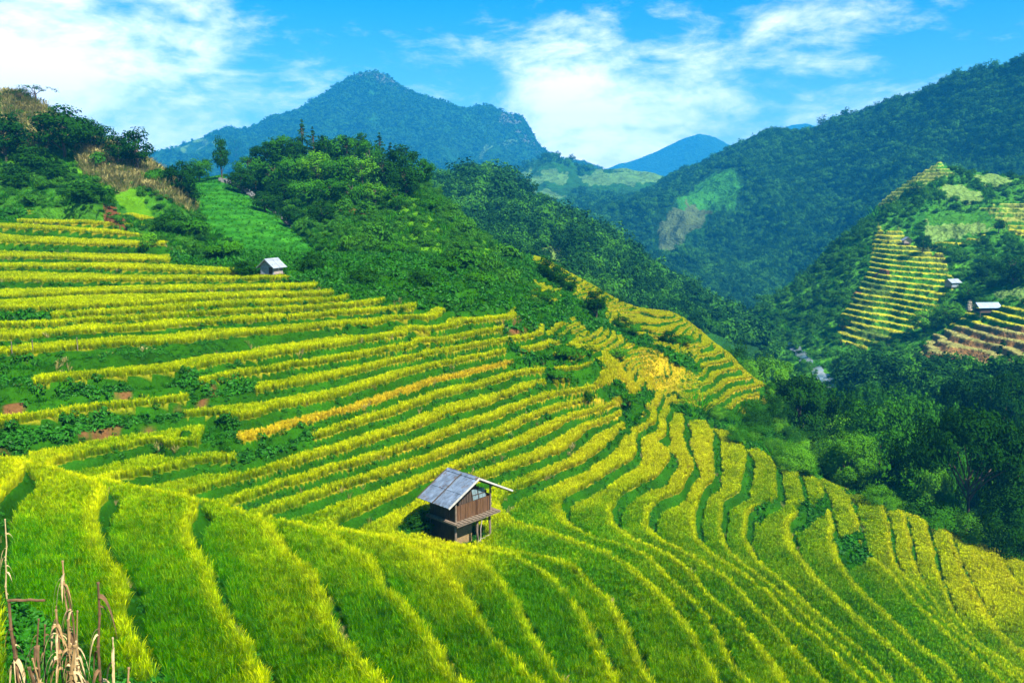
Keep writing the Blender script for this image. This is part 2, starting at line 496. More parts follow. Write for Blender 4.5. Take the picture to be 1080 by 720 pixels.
tag(link('terraced_ground', me), 'terraced hillside with rice steps and grassy banks', 'terraced ground', kind='structure')


def near_z(x, y, arr=None):
    """bilinear lookup on the terrace grid"""
    a = np.arctan2(x, y); r = np.hypot(x, y)
    ia = np.clip((a - PHI0) / (PHI1 - PHI0) * (NA - 1), 0, NA - 1.001); ir = np.clip((np.log(r) - lr[0]) / (lr[-1] - lr[0]) * (NR - 1), 0, NR - 1.001)
    i0 = ir.astype(int); j0 = ia.astype(int); f = ir - i0; g = ia - j0
    A = Z if arr is None else arr
    return (A[i0, j0] * (1 - f) * (1 - g) + A[i0 + 1, j0] * f * (1 - g) + A[i0, j0 + 1] * (1 - f) * g + A[i0 + 1, j0 + 1] * f * g)


def near_idx(x, y):
    a = np.arctan2(x, y); r = np.hypot(x, y)
    ia = np.clip(np.rint((a - PHI0) / (PHI1 - PHI0) * (NA - 1)), 0, NA - 1).astype(int)
    ir = np.clip(np.rint((np.log(r) - lr[0]) / (lr[-1] - lr[0]) * (NR - 1)), 0, NR - 1).astype(int)
    return ir, ia
# ================================================================== HILLS, MOUNTAINS, VALLEY
def curve(kn, u):
    kn = np.array(kn, float)
    return np.interp(u, kn[:, 0], kn[:, 1])


def smooth1(a, k):
    if k < 2: return a
    w = np.hanning(k + 2)[1:-1]; w /= w.sum()
    return np.convolve(np.pad(a, k, mode='edge'), w, 'same')[k:-k]


SURF = []
def loft(name, label, cat, u0, u1, nu, nv, rows, mat, cover, amp=1.0, freq=20.0, seed=0, rough_top=0.0, back=0.35, dn=30.0, ext=None, crag=None, big=0, far=1.0):
    """hillside through several lines of sight-points; rows run from the foot to the crest. Ground below the foot and a slope down behind the crest close it."""
    u = np.linspace(u0, u1, nu)
    VV, DD = [], []
    sk = max(2, int(nu * 0.012))
    for vk, dk in rows:
        VV.append(smooth1(curve(vk, u), sk)); DD.append(smooth1(curve(dk, u), sk * 3) if not np.isscalar(dk) else np.full(nu, float(dk)))
    VV, DD = np.array(VV), np.array(DD) * far
    n = len(rows); tt = np.linspace(0, n - 1, nv); i = np.clip(np.floor(tt).astype(int), 0, n - 2); f = (tt - i)[:, None]
    def cat_(A):
        p0, p1, p2, p3 = A[np.clip(i - 1, 0, n - 1)], A[i], A[i + 1], A[np.clip(i + 2, 0, n - 1)]
        return p1 + 0.5 * f * (p2 - p0 + f * (2 * p0 - 5 * p1 + 4 * p2 - p3 + f * (3 * (p1 - p2) + p3 - p0)))
    v = cat_(VV); d = cat_(DD)
    if n == 2: v = VV[0] * (1 - f) + VV[1] * f; d = DD[0] * (1 - f) + DD[1] * f
    UU = np.broadcast_to(u, v.shape)
    p = P(UU, v, d)
    # skirt under the foot and slope behind the crest
    foot = p[0] - np.array([0, 0, dn])
    b = []
    for k in (0.15, 0.4, 0.8, 1.3):
        q = P(u, v[-1], d[-1] * (1 + back * k)); q[:, 2] = p[-1][:, 2] - (k ** 1.3) * back * d[-1] * 0.8
        b.append(q)
    G = np.concatenate([foot[None], p, np.array(b)])
    gu = np.concatenate([u[None], UU, np.broadcast_to(u, (4, nu))]); gv = np.concatenate([v[:1] + 40, v, np.broadcast_to(v[-1], (4, nu))])
    x, y = G[..., 0], G[..., 1]
    nz = fbm(x / freq, y / freq, 5, seed, 0.5)
    # relief measured across the slope as well, so that steep faces get it too
    nz = nz + 0.6 * fbm((x + y) / freq * 0.7, G[..., 2] / freq * 1.4, 4, seed + 9)
    if big: nz = nz + (1 - np.clip(np.arange(len(G)) / (len(G) - 6), 0, 1) ** 3)[:, None] * big / amp * (0.5 - np.abs(fbm(x / 130 + seed, y / 130, 3, seed + 3))) * 2
    ramp = np.ones(len(G)); ramp[-5:] = 0.5; ramp[0] = 0
    G[..., 2] += amp * nz * ramp[:, None]
    if crag is not None: G = crag(G, gu, gv)
    cov, G = cover(G, gu, gv, nz)
    me = np_mesh(name, G.reshape(-1, 3), grid_faces(*G.shape[:2]), mat, True, {'cov': cov.reshape(-1, 3)})
    o = tag(link(name, me), label, cat, kind='structure')
    SURF.append((name, G, gu, gv))
    return G, gu, gv


C_FOREST = np.array((0.012, 0.045, 0.012)); C_GRASS = np.array((0.05, 0.16, 0.008)); C_LUSH = np.array((0.03, 0.14, 0.012))
C_CORN = np.array((0.19, 0.16, 0.05)); C_EARTH = np.array((0.22, 0.09, 0.035)); C_PALE = np.array((0.15, 0.25, 0.05)); C_SUN = np.array((0.085, 0.23, 0.006))
m_hill = land_mat('hill_grass', 0.55, 0.8); m_forest = land_mat('forest_floor', 0.2, 1.0); m_mount = land_mat('mountain_forest', 0.085, 1.0, 0.5)


def lerp(a, b, t): return a * (1 - t[..., None]) + b * t[..., None]
def near_poly(gu, gv, polys, soft=None):
    m = np.zeros(gu.shape, bool)
    ju = gu + 4 * perlin(gu / 13, gv / 13, 2) + 3 * perlin(gu / 5, gv / 5, 6); jv = gv + 3.5 * perlin(gu / 13 + 30, gv / 13, 4) + 2.5 * perlin(gu / 5 + 9, gv / 5, 7)
    for q in polys: m |= inpoly(ju, jv, q)
    return m


# ---- left slope above the bowl
def cov_left(G, gu, gv, nz):
    n = 0.5 + 0.5 * fbm(G[..., 0] / 5, G[..., 2] / 3 + G[..., 1] / 5, 4, 71)
    c = lerp(C_LUSH * 0.7, C_GRASS * 1.2, np.clip(n, 0, 1))
    corn = near_poly(gu, gv, [[(0,100),(50,106),(65,150),(30,165),(0,150)],[(70,145),(110,150),(190,196),(232,215),(200,222),(150,200),(120,205),(90,180)]])
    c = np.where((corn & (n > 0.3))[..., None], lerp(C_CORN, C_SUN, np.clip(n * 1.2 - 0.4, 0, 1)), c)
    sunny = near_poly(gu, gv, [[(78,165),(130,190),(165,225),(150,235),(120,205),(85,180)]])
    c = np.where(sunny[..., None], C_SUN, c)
    e = near_poly(gu, gv, [[(105,205),(140,235),(115,232)]])
    c = np.where(e[..., None], C_EARTH * 0.6, c)
    return c, G
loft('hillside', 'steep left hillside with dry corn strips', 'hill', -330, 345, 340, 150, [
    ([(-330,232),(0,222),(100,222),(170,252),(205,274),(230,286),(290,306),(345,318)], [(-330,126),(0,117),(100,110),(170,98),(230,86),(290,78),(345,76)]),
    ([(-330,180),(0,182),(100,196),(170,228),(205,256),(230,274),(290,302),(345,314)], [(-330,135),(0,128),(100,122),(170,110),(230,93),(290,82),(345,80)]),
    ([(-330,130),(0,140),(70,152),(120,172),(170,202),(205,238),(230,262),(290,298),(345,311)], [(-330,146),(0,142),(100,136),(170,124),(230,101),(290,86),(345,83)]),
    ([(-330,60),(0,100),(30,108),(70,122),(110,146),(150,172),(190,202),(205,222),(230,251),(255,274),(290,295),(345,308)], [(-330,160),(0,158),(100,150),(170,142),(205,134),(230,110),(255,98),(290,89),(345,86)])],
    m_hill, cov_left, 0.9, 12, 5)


# ---- green field on the saddle
def cov_field(G, gu, gv, nz):
    n = 0.5 + 0.5 * fbm(G[..., 0] / 4, G[..., 1] / 4, 4, 72)
    c = lerp(np.array((0.02, 0.14, 0.010)), np.array((0.045, 0.21, 0.012)), np.clip(n, 0, 1))
    rows = np.sin(G[..., 2] * 9 + 2 * n) > .3
    c = np.where(rows[..., None], c * .75, c)
    # terraced green plots at the foot: steps in the ground
    t = near_poly(gu, gv, [[(292,268),(345,272),(368,290),(404,312),(385,320),(296,304)]])
    st = 0.62; zz = G[..., 2] / st; fz = zz - np.floor(zz)
    G = G.copy(); G[..., 2] = np.where(t, (np.floor(zz) + sstep(0.0, 0.35, fz)) * st, G[..., 2])
    c = np.where(t[..., None], np.where((fz < 0.5)[..., None], np.array((0.016, 0.10, 0.008)), np.array((0.08, 0.26, 0.015))), c)
    return c, G
loft('field', 'green sloping field on the saddle', 'field', 170, 410, 200, 200, [
    ([(170,262),(230,282),(300,304),(345,314),(410,330)], [(170,100),(230,90),(300,80),(345,75),(410,74)]),
    ([(170,235),(230,242),(260,254),(300,268),(345,284),(410,308)], [(170,114),(230,112),(300,99),(345,90),(410,82)]),
    ([(170,192),(215,187),(232,184),(260,203),(300,234),(330,258),(345,272),(410,302)], [(170,165),(232,165),(300,135),(330,114),(345,100),(410,85)])],
    m_hill, cov_field, 0.3, 14, 8, dn=8)


# ---- knoll
def cov_knoll(G, gu, gv, nz):
    n = 0.5 + 0.5 * fbm(G[..., 0] / 5, G[..., 2] / 4 + G[..., 1] / 6, 4, 73)
    c = lerp(C_LUSH * 0.7, C_GRASS * 1.5, np.clip(n * 1.4 - 0.15, 0, 1))
    red = near_poly(gu, gv, [[(448,234),(470,232),(490,240),(488,249),(465,246)],[(318,222),(360,218),(395,224),(360,228)],[(425,232),(450,236),(440,240)]])
    c = np.where((red & (n > 0.3))[..., None], C_EARTH, c)
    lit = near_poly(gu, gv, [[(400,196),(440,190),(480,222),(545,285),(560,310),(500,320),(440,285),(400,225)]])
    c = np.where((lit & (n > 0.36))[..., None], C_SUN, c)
    return c, G
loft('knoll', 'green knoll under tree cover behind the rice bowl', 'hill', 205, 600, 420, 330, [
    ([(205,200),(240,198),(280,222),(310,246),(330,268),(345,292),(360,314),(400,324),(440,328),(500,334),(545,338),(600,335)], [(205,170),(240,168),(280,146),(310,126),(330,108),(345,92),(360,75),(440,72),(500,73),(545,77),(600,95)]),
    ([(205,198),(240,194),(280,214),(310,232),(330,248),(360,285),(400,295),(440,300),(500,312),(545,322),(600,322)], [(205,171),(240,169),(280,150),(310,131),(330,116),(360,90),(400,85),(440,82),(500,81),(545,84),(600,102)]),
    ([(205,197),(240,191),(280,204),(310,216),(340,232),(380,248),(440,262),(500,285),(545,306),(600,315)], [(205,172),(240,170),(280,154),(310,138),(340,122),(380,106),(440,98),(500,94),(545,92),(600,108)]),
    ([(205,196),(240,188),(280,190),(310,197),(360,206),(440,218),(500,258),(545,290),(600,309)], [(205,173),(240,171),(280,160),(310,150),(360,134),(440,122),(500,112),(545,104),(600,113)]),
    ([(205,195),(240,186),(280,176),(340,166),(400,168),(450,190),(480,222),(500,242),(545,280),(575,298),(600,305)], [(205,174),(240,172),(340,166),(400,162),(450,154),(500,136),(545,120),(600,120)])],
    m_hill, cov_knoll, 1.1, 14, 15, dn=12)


# ---- forested ridge behind the knoll
def cov_ridge(G, gu, gv, nz):
    n = 0.5 + 0.5 * fbm(G[..., 0] / 14, G[..., 2] / 9, 4, 74)
    c = lerp(C_FOREST, C_LUSH * 0.8, np.clip(n, 0, 1))
    op = near_poly(gu, gv, [[(555,258),(590,264),(612,285),(590,292),(550,278)],[(478,214),(500,216),(498,222),(476,220)]])
    c = np.where(op[..., None], C_PALE * 0.9, c)
    return c, G
loft('forested_ridge', 'forested ridge dropping to the river', 'hill', 400, 800, 300, 140, [
    ([(400,300),(500,310),(560,300),(600,305),(640,318),(700,345),(760,362),(800,372)], [(400,190),(560,175),(620,180),(700,200),(800,235)]),
    ([(400,240),(500,250),(560,262),(600,272),(640,290),(700,322),(760,350),(800,364)], [(400,235),(560,220),(620,215),(700,225),(800,255)]),
    ([(400,195),(460,190),(500,186),(540,198),(580,218),(620,246),(680,275),(720,303),(760,336),(800,356)], [(400,330),(460,330),(540,320),(620,300),(700,290),(800,280)])],
    m_forest, cov_ridge, 3.0, 34, 25, dn=40)


# ---- spur with rice terraces on the right
TER = [[(926,238),(947,241),(964,257),(997,274),(1008,302),(980,332),(944,360),(905,368),(876,362),(898,320),(914,286)],
       [(925,205),(960,180),(990,167),(1005,185),(985,196),(955,205),(930,225)],
       [(1030,222),(1090,212),(1140,212),(1140,240),(1070,246)],
       [(980,254),(1040,250),(1040,257),(985,262)],
       [(965,380),(985,350),(1020,332),(1090,322),(1200,318),(1200,395),(1075,388),(1000,386)]]
FLD = [[(990,200),(1015,198),(1038,208),(1030,216),(1000,214)],[(1020,184),(1050,182),(1068,196),(1040,200)],[(975,232),(1020,238),(1050,240),(1000,248),(975,246)],[(1046,310),(1090,308),(1090,318),(1048,318)]]
def cov_spur(G, gu, gv, nz):
    n = 0.5 + 0.5 * fbm(G[..., 0] / 10, G[..., 2] / 8, 4, 75)
    c = lerp(C_LUSH * 1.1, C_GRASS * 1.5, np.clip(n * 1.3 - .1, 0, 1))
    tm = near_poly(gu, gv, TER)
    brown = near_poly(gu, gv, [TER[4]]) & (gv > 345)
    st = np.where(gv < 235, 1.3, 1.2)
    zz = G[..., 2] / st + 0.12 * fbm(G[..., 0] / 9, G[..., 1] / 9, 2, 5); fz = zz - np.floor(zz)
    G = G.copy(); flat = (np.floor(zz) + sstep(0.0, 0.4, fz)) * st
    G[..., 2] = np.where(tm, flat, G[..., 2])
    tread = np.where(brown[..., None], np.array((0.30, 0.28, 0.08)), np.where((gv > 240)[..., None], np.array((0.42, 0.40, 0.02)), np.array((0.32, 0.36, 0.06))))
    riser = np.where(brown[..., None], np.array((0.24, 0.13, 0.045)), lerp(np.array((0.05, 0.20, 0.012)), np.array((0.13, 0.14, 0.03)), np.clip(n * 1.6 - 0.5, 0, 1)))
    weedy = (n > 0.60) & tm & ~brown & (gv > 290)
    c = np.where(tm[..., None], np.where((fz > 0.30)[..., None] & ~weedy[..., None], tread, riser), c)
    fl = near_poly(gu, gv, FLD)
    c = np.where(fl[..., None], C_PALE * 1.2, c)
    e = near_poly(gu, gv, [[(918,292),(935,286),(938,293)],[(895,318),(904,310),(906,316)]])
    c = np.where(e[..., None], C_EARTH * 1.2, c)
    return c, G
loft('terraced_spur', 'terraced spur across the river', 'hill', 750, 1400, 480, 520, [
    ([(750,372),(800,388),(850,404),(900,420),(960,430),(1080,452),(1400,470)], [(750,255),(800,215),(850,195),(900,175),(960,160),(1000,150),(1080,138),(1400,128)]),
    ([(750,364),(800,362),(850,368),(900,376),(960,382),(1000,386),(1080,392),(1400,400)], [(750,272),(800,250),(850,232),(900,215),(960,198),(1000,188),(1080,176),(1400,165)]),
    ([(750,360),(785,345),(820,330),(870,320),(920,318),(960,322),(1010,326),(1080,324),(1400,330)], [(750,285),(800,272),(860,262),(920,245),(1000,225),(1080,210),(1400,200)]),
    ([(750,358),(785,342),(820,316),(870,280),(900,262),(935,250),(1000,262),(1080,262),(1400,265)], [(750,295),(800,288),(860,290),(920,282),(1000,265),(1080,255),(1400,245)]),
    ([(750,356),(785,339),(820,311),(870,267),(900,242),(930,212),(965,186),(990,172),(1010,176),(1040,182),(1080,190),(1400,180)], [(750,300),(800,297),(870,310),(930,330),(990,345),(1080,335),(1400,320)])],
    m_forest, cov_spur, 2.0, 30, 35, dn=40)


# ---- right mountain
def cov_right(G, gu, gv, nz):
    n = 0.5 + 0.5 * fbm(G[..., 0] / 30, G[..., 2] / 20, 4, 76)
    c = lerp(C_FOREST, C_LUSH * 0.5, np.clip(n, 0, 1))
    g = near_poly(gu, gv, [[(712,232),(745,206),(765,200),(782,215),(776,236),(740,242),(715,244)],[(690,285),(740,262),(785,262),(760,300),(725,320)]])
    c = np.where(g[..., None], C_LUSH * 1.2, c)
    p = near_poly(gu, gv, [[(693,243),(715,238),(735,228),(748,240),(735,252),(715,262),(695,258)]])
    c = np.where(p[..., None], np.array((0.085, 0.125, 0.045)), c)
    return c, G
loft('mountain', 'tall forested mountain on the right', 'mountain', 620, 1420, 420, 220, [
    ([(620,270),(700,300),(740,335),(770,360),(900,380),(1420,380)], [(620,430),(700,380),(770,335),(900,345),(1420,350)]),
    ([(620,245),(700,262),(740,290),(770,318),(850,320),(960,300),(1080,270),(1420,240)], [(620,470),(700,440),(770,395),(900,385),(1080,375),(1420,370)]),
    ([(620,228),(700,225),(760,225),(850,220),(960,190),(1080,160),(1420,90)], [(620,540),(700,520),(770,490),(900,460),(1080,430),(1420,410)]),
    ([(620,216),(660,210),(690,199),(730,184),(760,170),(775,160),(795,145),(815,138),(845,142),(865,139),(890,132),(920,121),(950,108),(985,99),(1010,84),(1040,74),(1080,55),(1200,10),(1420,-70)],
     [(620,610),(760,600),(860,570),(980,520),(1080,480),(1200,450),(1420,430)])],
    m_mount, cov_right, 11.0, 110, 45, dn=70, big=16, far=1.4)


# ---- pale fields at the valley head and low wooded ridges there
def cov_head(G, gu, gv, nz):
    n = 0.5 + 0.5 * fbm(G[..., 0] / 40, G[..., 2] / 14, 4, 77)
    c = lerp(C_FOREST * 1.2, C_LUSH * 0.8, np.clip(n, 0, 1))
    p = near_poly(gu, gv, [[(545,182),(580,176),(600,180),(596,190),(560,192)],[(610,186),(660,178),(700,182),(690,192),(640,196),(615,194)],[(560,206),(580,198),(600,204),(575,216)],[(470,165),(500,158),(520,166),(505,172),(475,172)]])
    c = np.where((p & (n > 0.25))[..., None], np.array((0.085, 0.18, 0.045)), c)
    return c, G
loft('valley_head_hill', 'low hills with pale fields at the valley head', 'hill', 440, 790, 300, 110, [
    ([(440,260),(560,255),(640,270),(700,290),(790,300)], 470),
    ([(440,215),(560,210),(620,215),(680,225),(790,240)], 620),
    ([(440,190),(540,180),(562,172),(575,165),(590,166),(604,172),(612,180),(640,181),(660,178),(690,184),(720,192),(790,196)], 800)],
    m_mount, cov_head, 5.0, 75, 55, dn=80, far=1.3)


# ---- peak
def cov_peak(G, gu, gv, nz):
    n = 0.5 + 0.5 * fbm(G[..., 0] / 60, G[..., 2] / 30, 5, 78)
    c = lerp(C_FOREST, C_LUSH * 0.55, np.clip(n, 0, 1))
    p = near_poly(gu, gv, [[(395,164),(420,158),(440,164),(400,172)],[(470,160),(500,155),(520,162),(480,170)],[(180,160),(215,152),(225,160),(200,166)],[(520,148),(545,150),(560,156),(530,154)]])
    c = np.where((p & (n > 0.35))[..., None], np.array((0.07, 0.15, 0.04)), c)
    rock = near_poly(gu, gv, [[(515,116),(552,120),(566,146),(572,158),(560,156),(540,140)],[(360,84),(375,76),(405,78),(432,96),(420,98),(390,90)]])
    c = np.where((rock & (n > 0.45))[..., None], np.array((0.09, 0.11, 0.08)), c)
    return c, G
loft('peak', 'blue rocky peak at the head of the valley', 'mountain', -400, 660, 700, 220, [
    ([(-400,235),(200,225),(400,220),(560,215),(660,215)], 780),
    ([(-400,205),(160,190),(220,180),(300,178),(400,172),(500,180),(560,192),(660,205)], 880),
    ([(-400,190),(160,172),(220,160),(270,148),(320,135),(380,122),(430,130),(500,145),(560,170),(600,185),(660,200)], 960),
    ([(-400,180),(60,178),(165,165),(190,155),(222,149),(240,140),(262,135),(285,124),(310,117),(325,108),(345,97),(360,87),(374,79),(384,76),(396,76),(408,80),(418,88),(436,97),(452,102),(470,108),(485,112),(497,114),(507,112),(516,112),(526,118),(538,122),(546,122),(552,124),(560,137),(568,153),(578,162),(600,170),(625,178),(660,190)], 1040)],
    m_mount, cov_peak, 7.5, 160, 65, dn=140, back=0.15, big=26, far=1.7)


# ---- farthest mountain
def cov_far(G, gu, gv, nz):
    return np.broadcast_to(C_FOREST * 1.3, G.shape).copy(), G
loft('far_mountain', 'hazy far mountain', 'mountain', 540, 1000, 300, 80, [
    ([(540,235),(1000,235)], 1700),
    ([(540,205),(640,196),(735,180),(850,175),(1000,180)], 1780),
    ([(540,192),(620,182),(645,178),(665,170),(685,161),(705,152),(722,146),(736,144),(748,147),(760,154),(778,160),(800,146),(820,136),(836,131),(850,130),(866,134),(900,138),(1000,150)], 1880)],
    m_mount, cov_far, 14.0, 190, 85, dn=220, back=0.04, far=1.6)


# ---- valley floor and river
def make_floor():
    a = np.linspace(R(-60), R(60), 160); r = np.concatenate([np.geomspace(90, 3060, 110)])
    pa, pr_ = np.meshgrid(a, r)
    x, y = pr_ * np.sin(pa), pr_ * np.cos(pa)
    z = -51 - 42 * sstep(280, 620, pr_) + 2.0 * fbm(x / 40, y / 40, 4, 91)
    c = lerp(C_LUSH * 0.5, C_LUSH, np.clip(0.5 + 0.5 * fbm(x / 15, y / 15, 3, 92), 0, 1))
    me = np_mesh('valley_floor', np.stack([x, y, z], -1).reshape(-1, 3), grid_faces(*x.shape), m_forest, True, {'cov': c.reshape(-1, 3)})
    tag(link('valley_floor', me), 'green valley floor', 'ground', kind='structure')
make_floor()
# lookup of what a sight line meets
def bvh_of(G):
    nr, nc = G.shape[:2]
    return BVHTree.FromPolygons(G.reshape(-1, 3).tolist(), grid_faces(nr, nc).tolist())
BV = {n: bvh_of(G[::3, ::3]) for n, G, _, _ in SURF}
NG = np.stack([X, Y, Z], -1)[::3, ::3]
BV['terraced_ground'] = bvh_of(NG)


def hit(u, v):
    d = Vector(ray(u, v)); best = None
    for n, b in BV.items():
        loc, nrm, i, dist = b.ray_cast(Vector((0, 0, 0)), d)
        if loc is not None and (best is None or dist < best[1]): best = (loc, dist, n)
    return best


def ground_at(x, y):
    best = -100.0
    for b in BV.values():
        loc, nrm, i, dist = b.ray_cast(Vector((x, y, 400)), Vector((0, 0, -1)))
        if loc is not None and loc.z > best: best = loc.z
    return best
m_river, t_, out_ = newmat('river_water')
b_ = t_.n('ShaderNodeBsdfPrincipled'); b_.inputs['Roughness'].default_value = 0.25
geo_ = t_.n('ShaderNodeNewGeometry').outputs['Position']
nz_ = t_.noise(0.35, 6, geo_)
t_.l(t_.mix(t_.ramp(nz_, 0.42, 0.6), (0.07, 0.12, 0.13), (0.24, 0.27, 0.26)), b_.inputs['Base Color']); t_.l(b_.outputs[0], out_.inputs[0])
def river(path, w):
    """shallow stream with boulders; both follow the ground"""
    pts = []
    for (u, v), ww in zip(path, w):
        h = hit(u, v)
        if h: pts.append((np.array(h[0]), ww))
    fine = []
    for (p, a), (q, b) in zip(pts[:-1], pts[1:]):
        for t in np.linspace(0, 1, 9)[:-1]: fine.append((p * (1 - t) + q * t, a * (1 - t) + b * t))
    vs, n = [], 7
    for i, (p, ww) in enumerate(fine):
        ww = ww * (1 + .45 * perlin(np.array([i * .37]), np.array([2.5]), 3)[0])
        for k in range(n):
            x = p[0] + ww * (k / (n - 1) - 0.5) + .25 * ww * perlin(np.array([i * .5]), np.array([.3]), 5)[0]
            vs.append((x, p[1], ground_at(x, p[1]) + .25))
    me = np_mesh('river', vs, grid_faces(len(fine), n), m_river)
    tag(link('river', me), 'pale rocky river in the valley bottom', 'river', kind='structure')
    return fine
river([(778,331),(772,338),(765,345),(764,350),(770,354),(778,358)], [3,4,5,4,4,3])
river([(832,362),(840,368),(846,375),(852,383),(862,393),(872,402),(878,412)], [1.4,1.8,2.2,2.6,2.4,2.2,2.0])
# ================================================================== SMALL PLANTS (countless: kept as masses)
def blade_mesh(name, n, hgt, spread, wid, bend, seed, mat, panicles=0, segs=3, base=0.05, fol=1.0):
    """tuft of bent, tapering blades with a few drooping seed heads"""
    g = np.random.default_rng(seed); vs, fs, hh, pp = [], [], [], []
    def strip(p0, az, lean, h, w, bnd, pan=0.0, droop=0.0, n_=segs):
        b = len(vs); side = np.array([-math.sin(az), math.cos(az), 0]); fwd = np.array([math.cos(az), math.sin(az), 0])
        for i in range(n_ + 1):
            t = i / n_
            r = lean * t + bnd * t * t
            z = h * (t - 0.22 * bnd / max(h, .01) * t * t - droop * t ** 4)
            c = p0 + fwd * r * h + np.array([0, 0, z])
            ww = w * (1 - t ** 1.6) if not pan else w * (0.25 if t < 0.55 else (1.3 if i < n_ else 0.35))
            ww = max(ww, w * 0.12)
            vs.append(c - side * ww / 2); vs.append(c + side * ww / 2); hh.extend([t, t]); pp.extend([pan if (t > 0.5 or not pan) else 0] * 2)
            if i: fs.append((b + 2 * i - 2, b + 2 * i - 1, b + 2 * i + 1, b + 2 * i))
    for k in range(n):
        a = g.uniform(0, 6.283); q = base * math.sqrt(g.uniform()); p0 = np.array([q * math.cos(a), q * math.sin(a), -0.02])
        strip(p0, a + g.normal(0, .5), spread * g.uniform(.2, 1), hgt * g.uniform(.7, 1.05), wid * g.uniform(.7, 1.2), bend * g.uniform(.3, 1.2))
    for k in range(panicles):
        a = g.uniform(0, 6.283); q = base * g.uniform(); p0 = np.array([q * math.cos(a), q * math.sin(a), 0])
        strip(p0, a, spread * g.uniform(.1, .8), hgt * g.uniform(.98, 1.14), wid * 1.35, bend * g.uniform(.5, 1.2), pan=1.0, droop=0.22 * g.uniform(.4, 1.3), n_=5)
    return np_mesh(name, vs, fs, mat, False, {'h': hh, 'pan': pp})


def leaf_mesh(name, n, rad, hgt, leaf, seed, mat, flat=0.4):
    """low leafy weed: small leaves through a dome"""
    g = np.random.default_rng(seed)
    a = g.uniform(0, 6.283, n); q = np.sqrt(g.uniform(0, 1, n)) * rad; z = hgt * (1 - (q / rad) ** 2) * g.uniform(.25, 1, n) + 0.03
    c = np.stack([q * np.cos(a), q * np.sin(a), z], -1)
    nrm = np.stack([np.cos(a) * .6, np.sin(a) * .6, np.full(n, .7)], -1) + g.normal(0, .45, (n, 3))
    return quads(name, c, nrm, leaf * g.uniform(.6, 1.3, n), g, mat)


def quads(name, c, nrm, size, g, mat, asp=1.7, extra=None):
    nrm = nrm / (np.linalg.norm(nrm, axis=1, keepdims=True) + 1e-9)
    t = g.normal(0, 1, c.shape); t -= (t * nrm).sum(1, keepdims=True) * nrm; t /= np.linalg.norm(t, axis=1, keepdims=True) + 1e-9
    b = np.cross(nrm, t)
    l = (size * asp / 2)[:, None]; w_ = (size / 2)[:, None]
    bend = nrm * (size * 0.18)[:, None]
    v = np.stack([c - t * l - bend, c + b * w_, c + t * l - bend, c - b * w_], 1).reshape(-1, 3)
    f = np.arange(len(v)).reshape(-1, 4)
    return np_mesh(name, v, f, mat, False)


def proto_col(name, meshes):
    c = bpy.data.collections.new(name)
    for i, me in enumerate(meshes):
        o = bpy.data.objects.new('%s_%02d' % (name, i), me); c.objects.link(o)
    return c


def scatter(name, pts, rot, scl, idx, col, attrs, label, cat):
    me = np_mesh(name, pts, np.zeros((0, 4), np.int32), None, False, dict(attrs, rot=rot, scl=scl))
    me.attributes.new('pick', 'INT', 'POINT').data.foreach_set('value', np.asarray(idx, np.int32))
    o = link(name, me)
    ng = bpy.data.node_groups.new(name, 'GeometryNodeTree')
    ng.interface.new_socket('Geometry', in_out='INPUT', socket_type='NodeSocketGeometry')
    ng.interface.new_socket('Geometry', in_out='OUTPUT', socket_type='NodeSocketGeometry')
    N = ng.nodes; L = ng.links.new
    gi = N.new('NodeGroupInput'); go = N.new('NodeGroupOutput')
    ip = N.new('GeometryNodeInstanceOnPoints'); ci = N.new('GeometryNodeCollectionInfo')
    ci.inputs['Collection'].default_value = col; ci.inputs['Separate Children'].default_value = True; ci.inputs['Reset Children'].default_value = True
    ip.inputs['Pick Instance'].default_value = True
    def at(nm, ty):
        q = N.new('GeometryNodeInputNamedAttribute'); q.data_type = ty; q.inputs['Name'].default_value = nm
        return q.outputs['Attribute']
    e = N.new('FunctionNodeEulerToRotation')
    L(at('rot', 'FLOAT_VECTOR'), e.inputs[0]); L(e.outputs[0], ip.inputs['Rotation'])
    L(at('scl', 'FLOAT_VECTOR'), ip.inputs['Scale']); L(at('pick', 'INT'), ip.inputs['Instance Index'])
    L(gi.outputs[0], ip.inputs['Points']); L(ci.outputs[0], ip.inputs['Instance']); L(ip.outputs[0], go.inputs[0])
    md = o.modifiers.new('scatter', 'NODES'); md.node_group = ng
    tag(o, label, cat, kind='stuff')
    return o


m_rice = rice_mat()
m_weed = plant_mat('bank_grass', (0.006, 0.062, 0.0005), (0.048, 0.25, 0.003), 0.3, 0.0)
m_herb = plant_mat('bank_herbs', (0.004, 0.048, 0.001), (0.034, 0.20, 0.006), 0.25, 0.01)
m_dry = plant_mat('dry_grass', (0.22, 0.19, 0.055), (0.40, 0.34, 0.12), 0.25, 0.0)
near_rice = [blade_mesh('rice_near', 24, .54, .22, .011, .20, 100 + i, m_rice, 6, 4, .075) for i in range(5)]
mid_rice = [blade_mesh('rice_mid', 13, .48, .18, .018, .16, 120 + i, m_rice, 5, 3, .075) for i in range(4)]
far_rice = [blade_mesh('rice_far', 11, .44, .16, .028, .13, 140 + i, m_rice, 5, 2, .10) for i in range(4)]
rice_col = proto_col('rice_proto', near_rice + mid_rice + far_rice)
weeds = [blade_mesh('weed_blades', 16, .34, .6, .02, .5, 160 + i, m_weed, 0, 3, .10) for i in range(3)] + \
        [leaf_mesh('weed_leaves', 46, .24, .26, .075, 170 + i, m_herb) for i in range(3)] + \
        [blade_mesh('weed_far', 14, .32, .7, .05, .4, 180 + i, m_weed, 0, 2, .18) for i in range(2)] + [leaf_mesh('weed_far_leaves', 34, .3, .26, .13, 186 + i, m_herb) for i in range(2)] + \
        [blade_mesh('dry_tuft', 16, .5, .4, .03, .3, 190 + i, m_dry, 3, 3, .12) for i in range(2)]
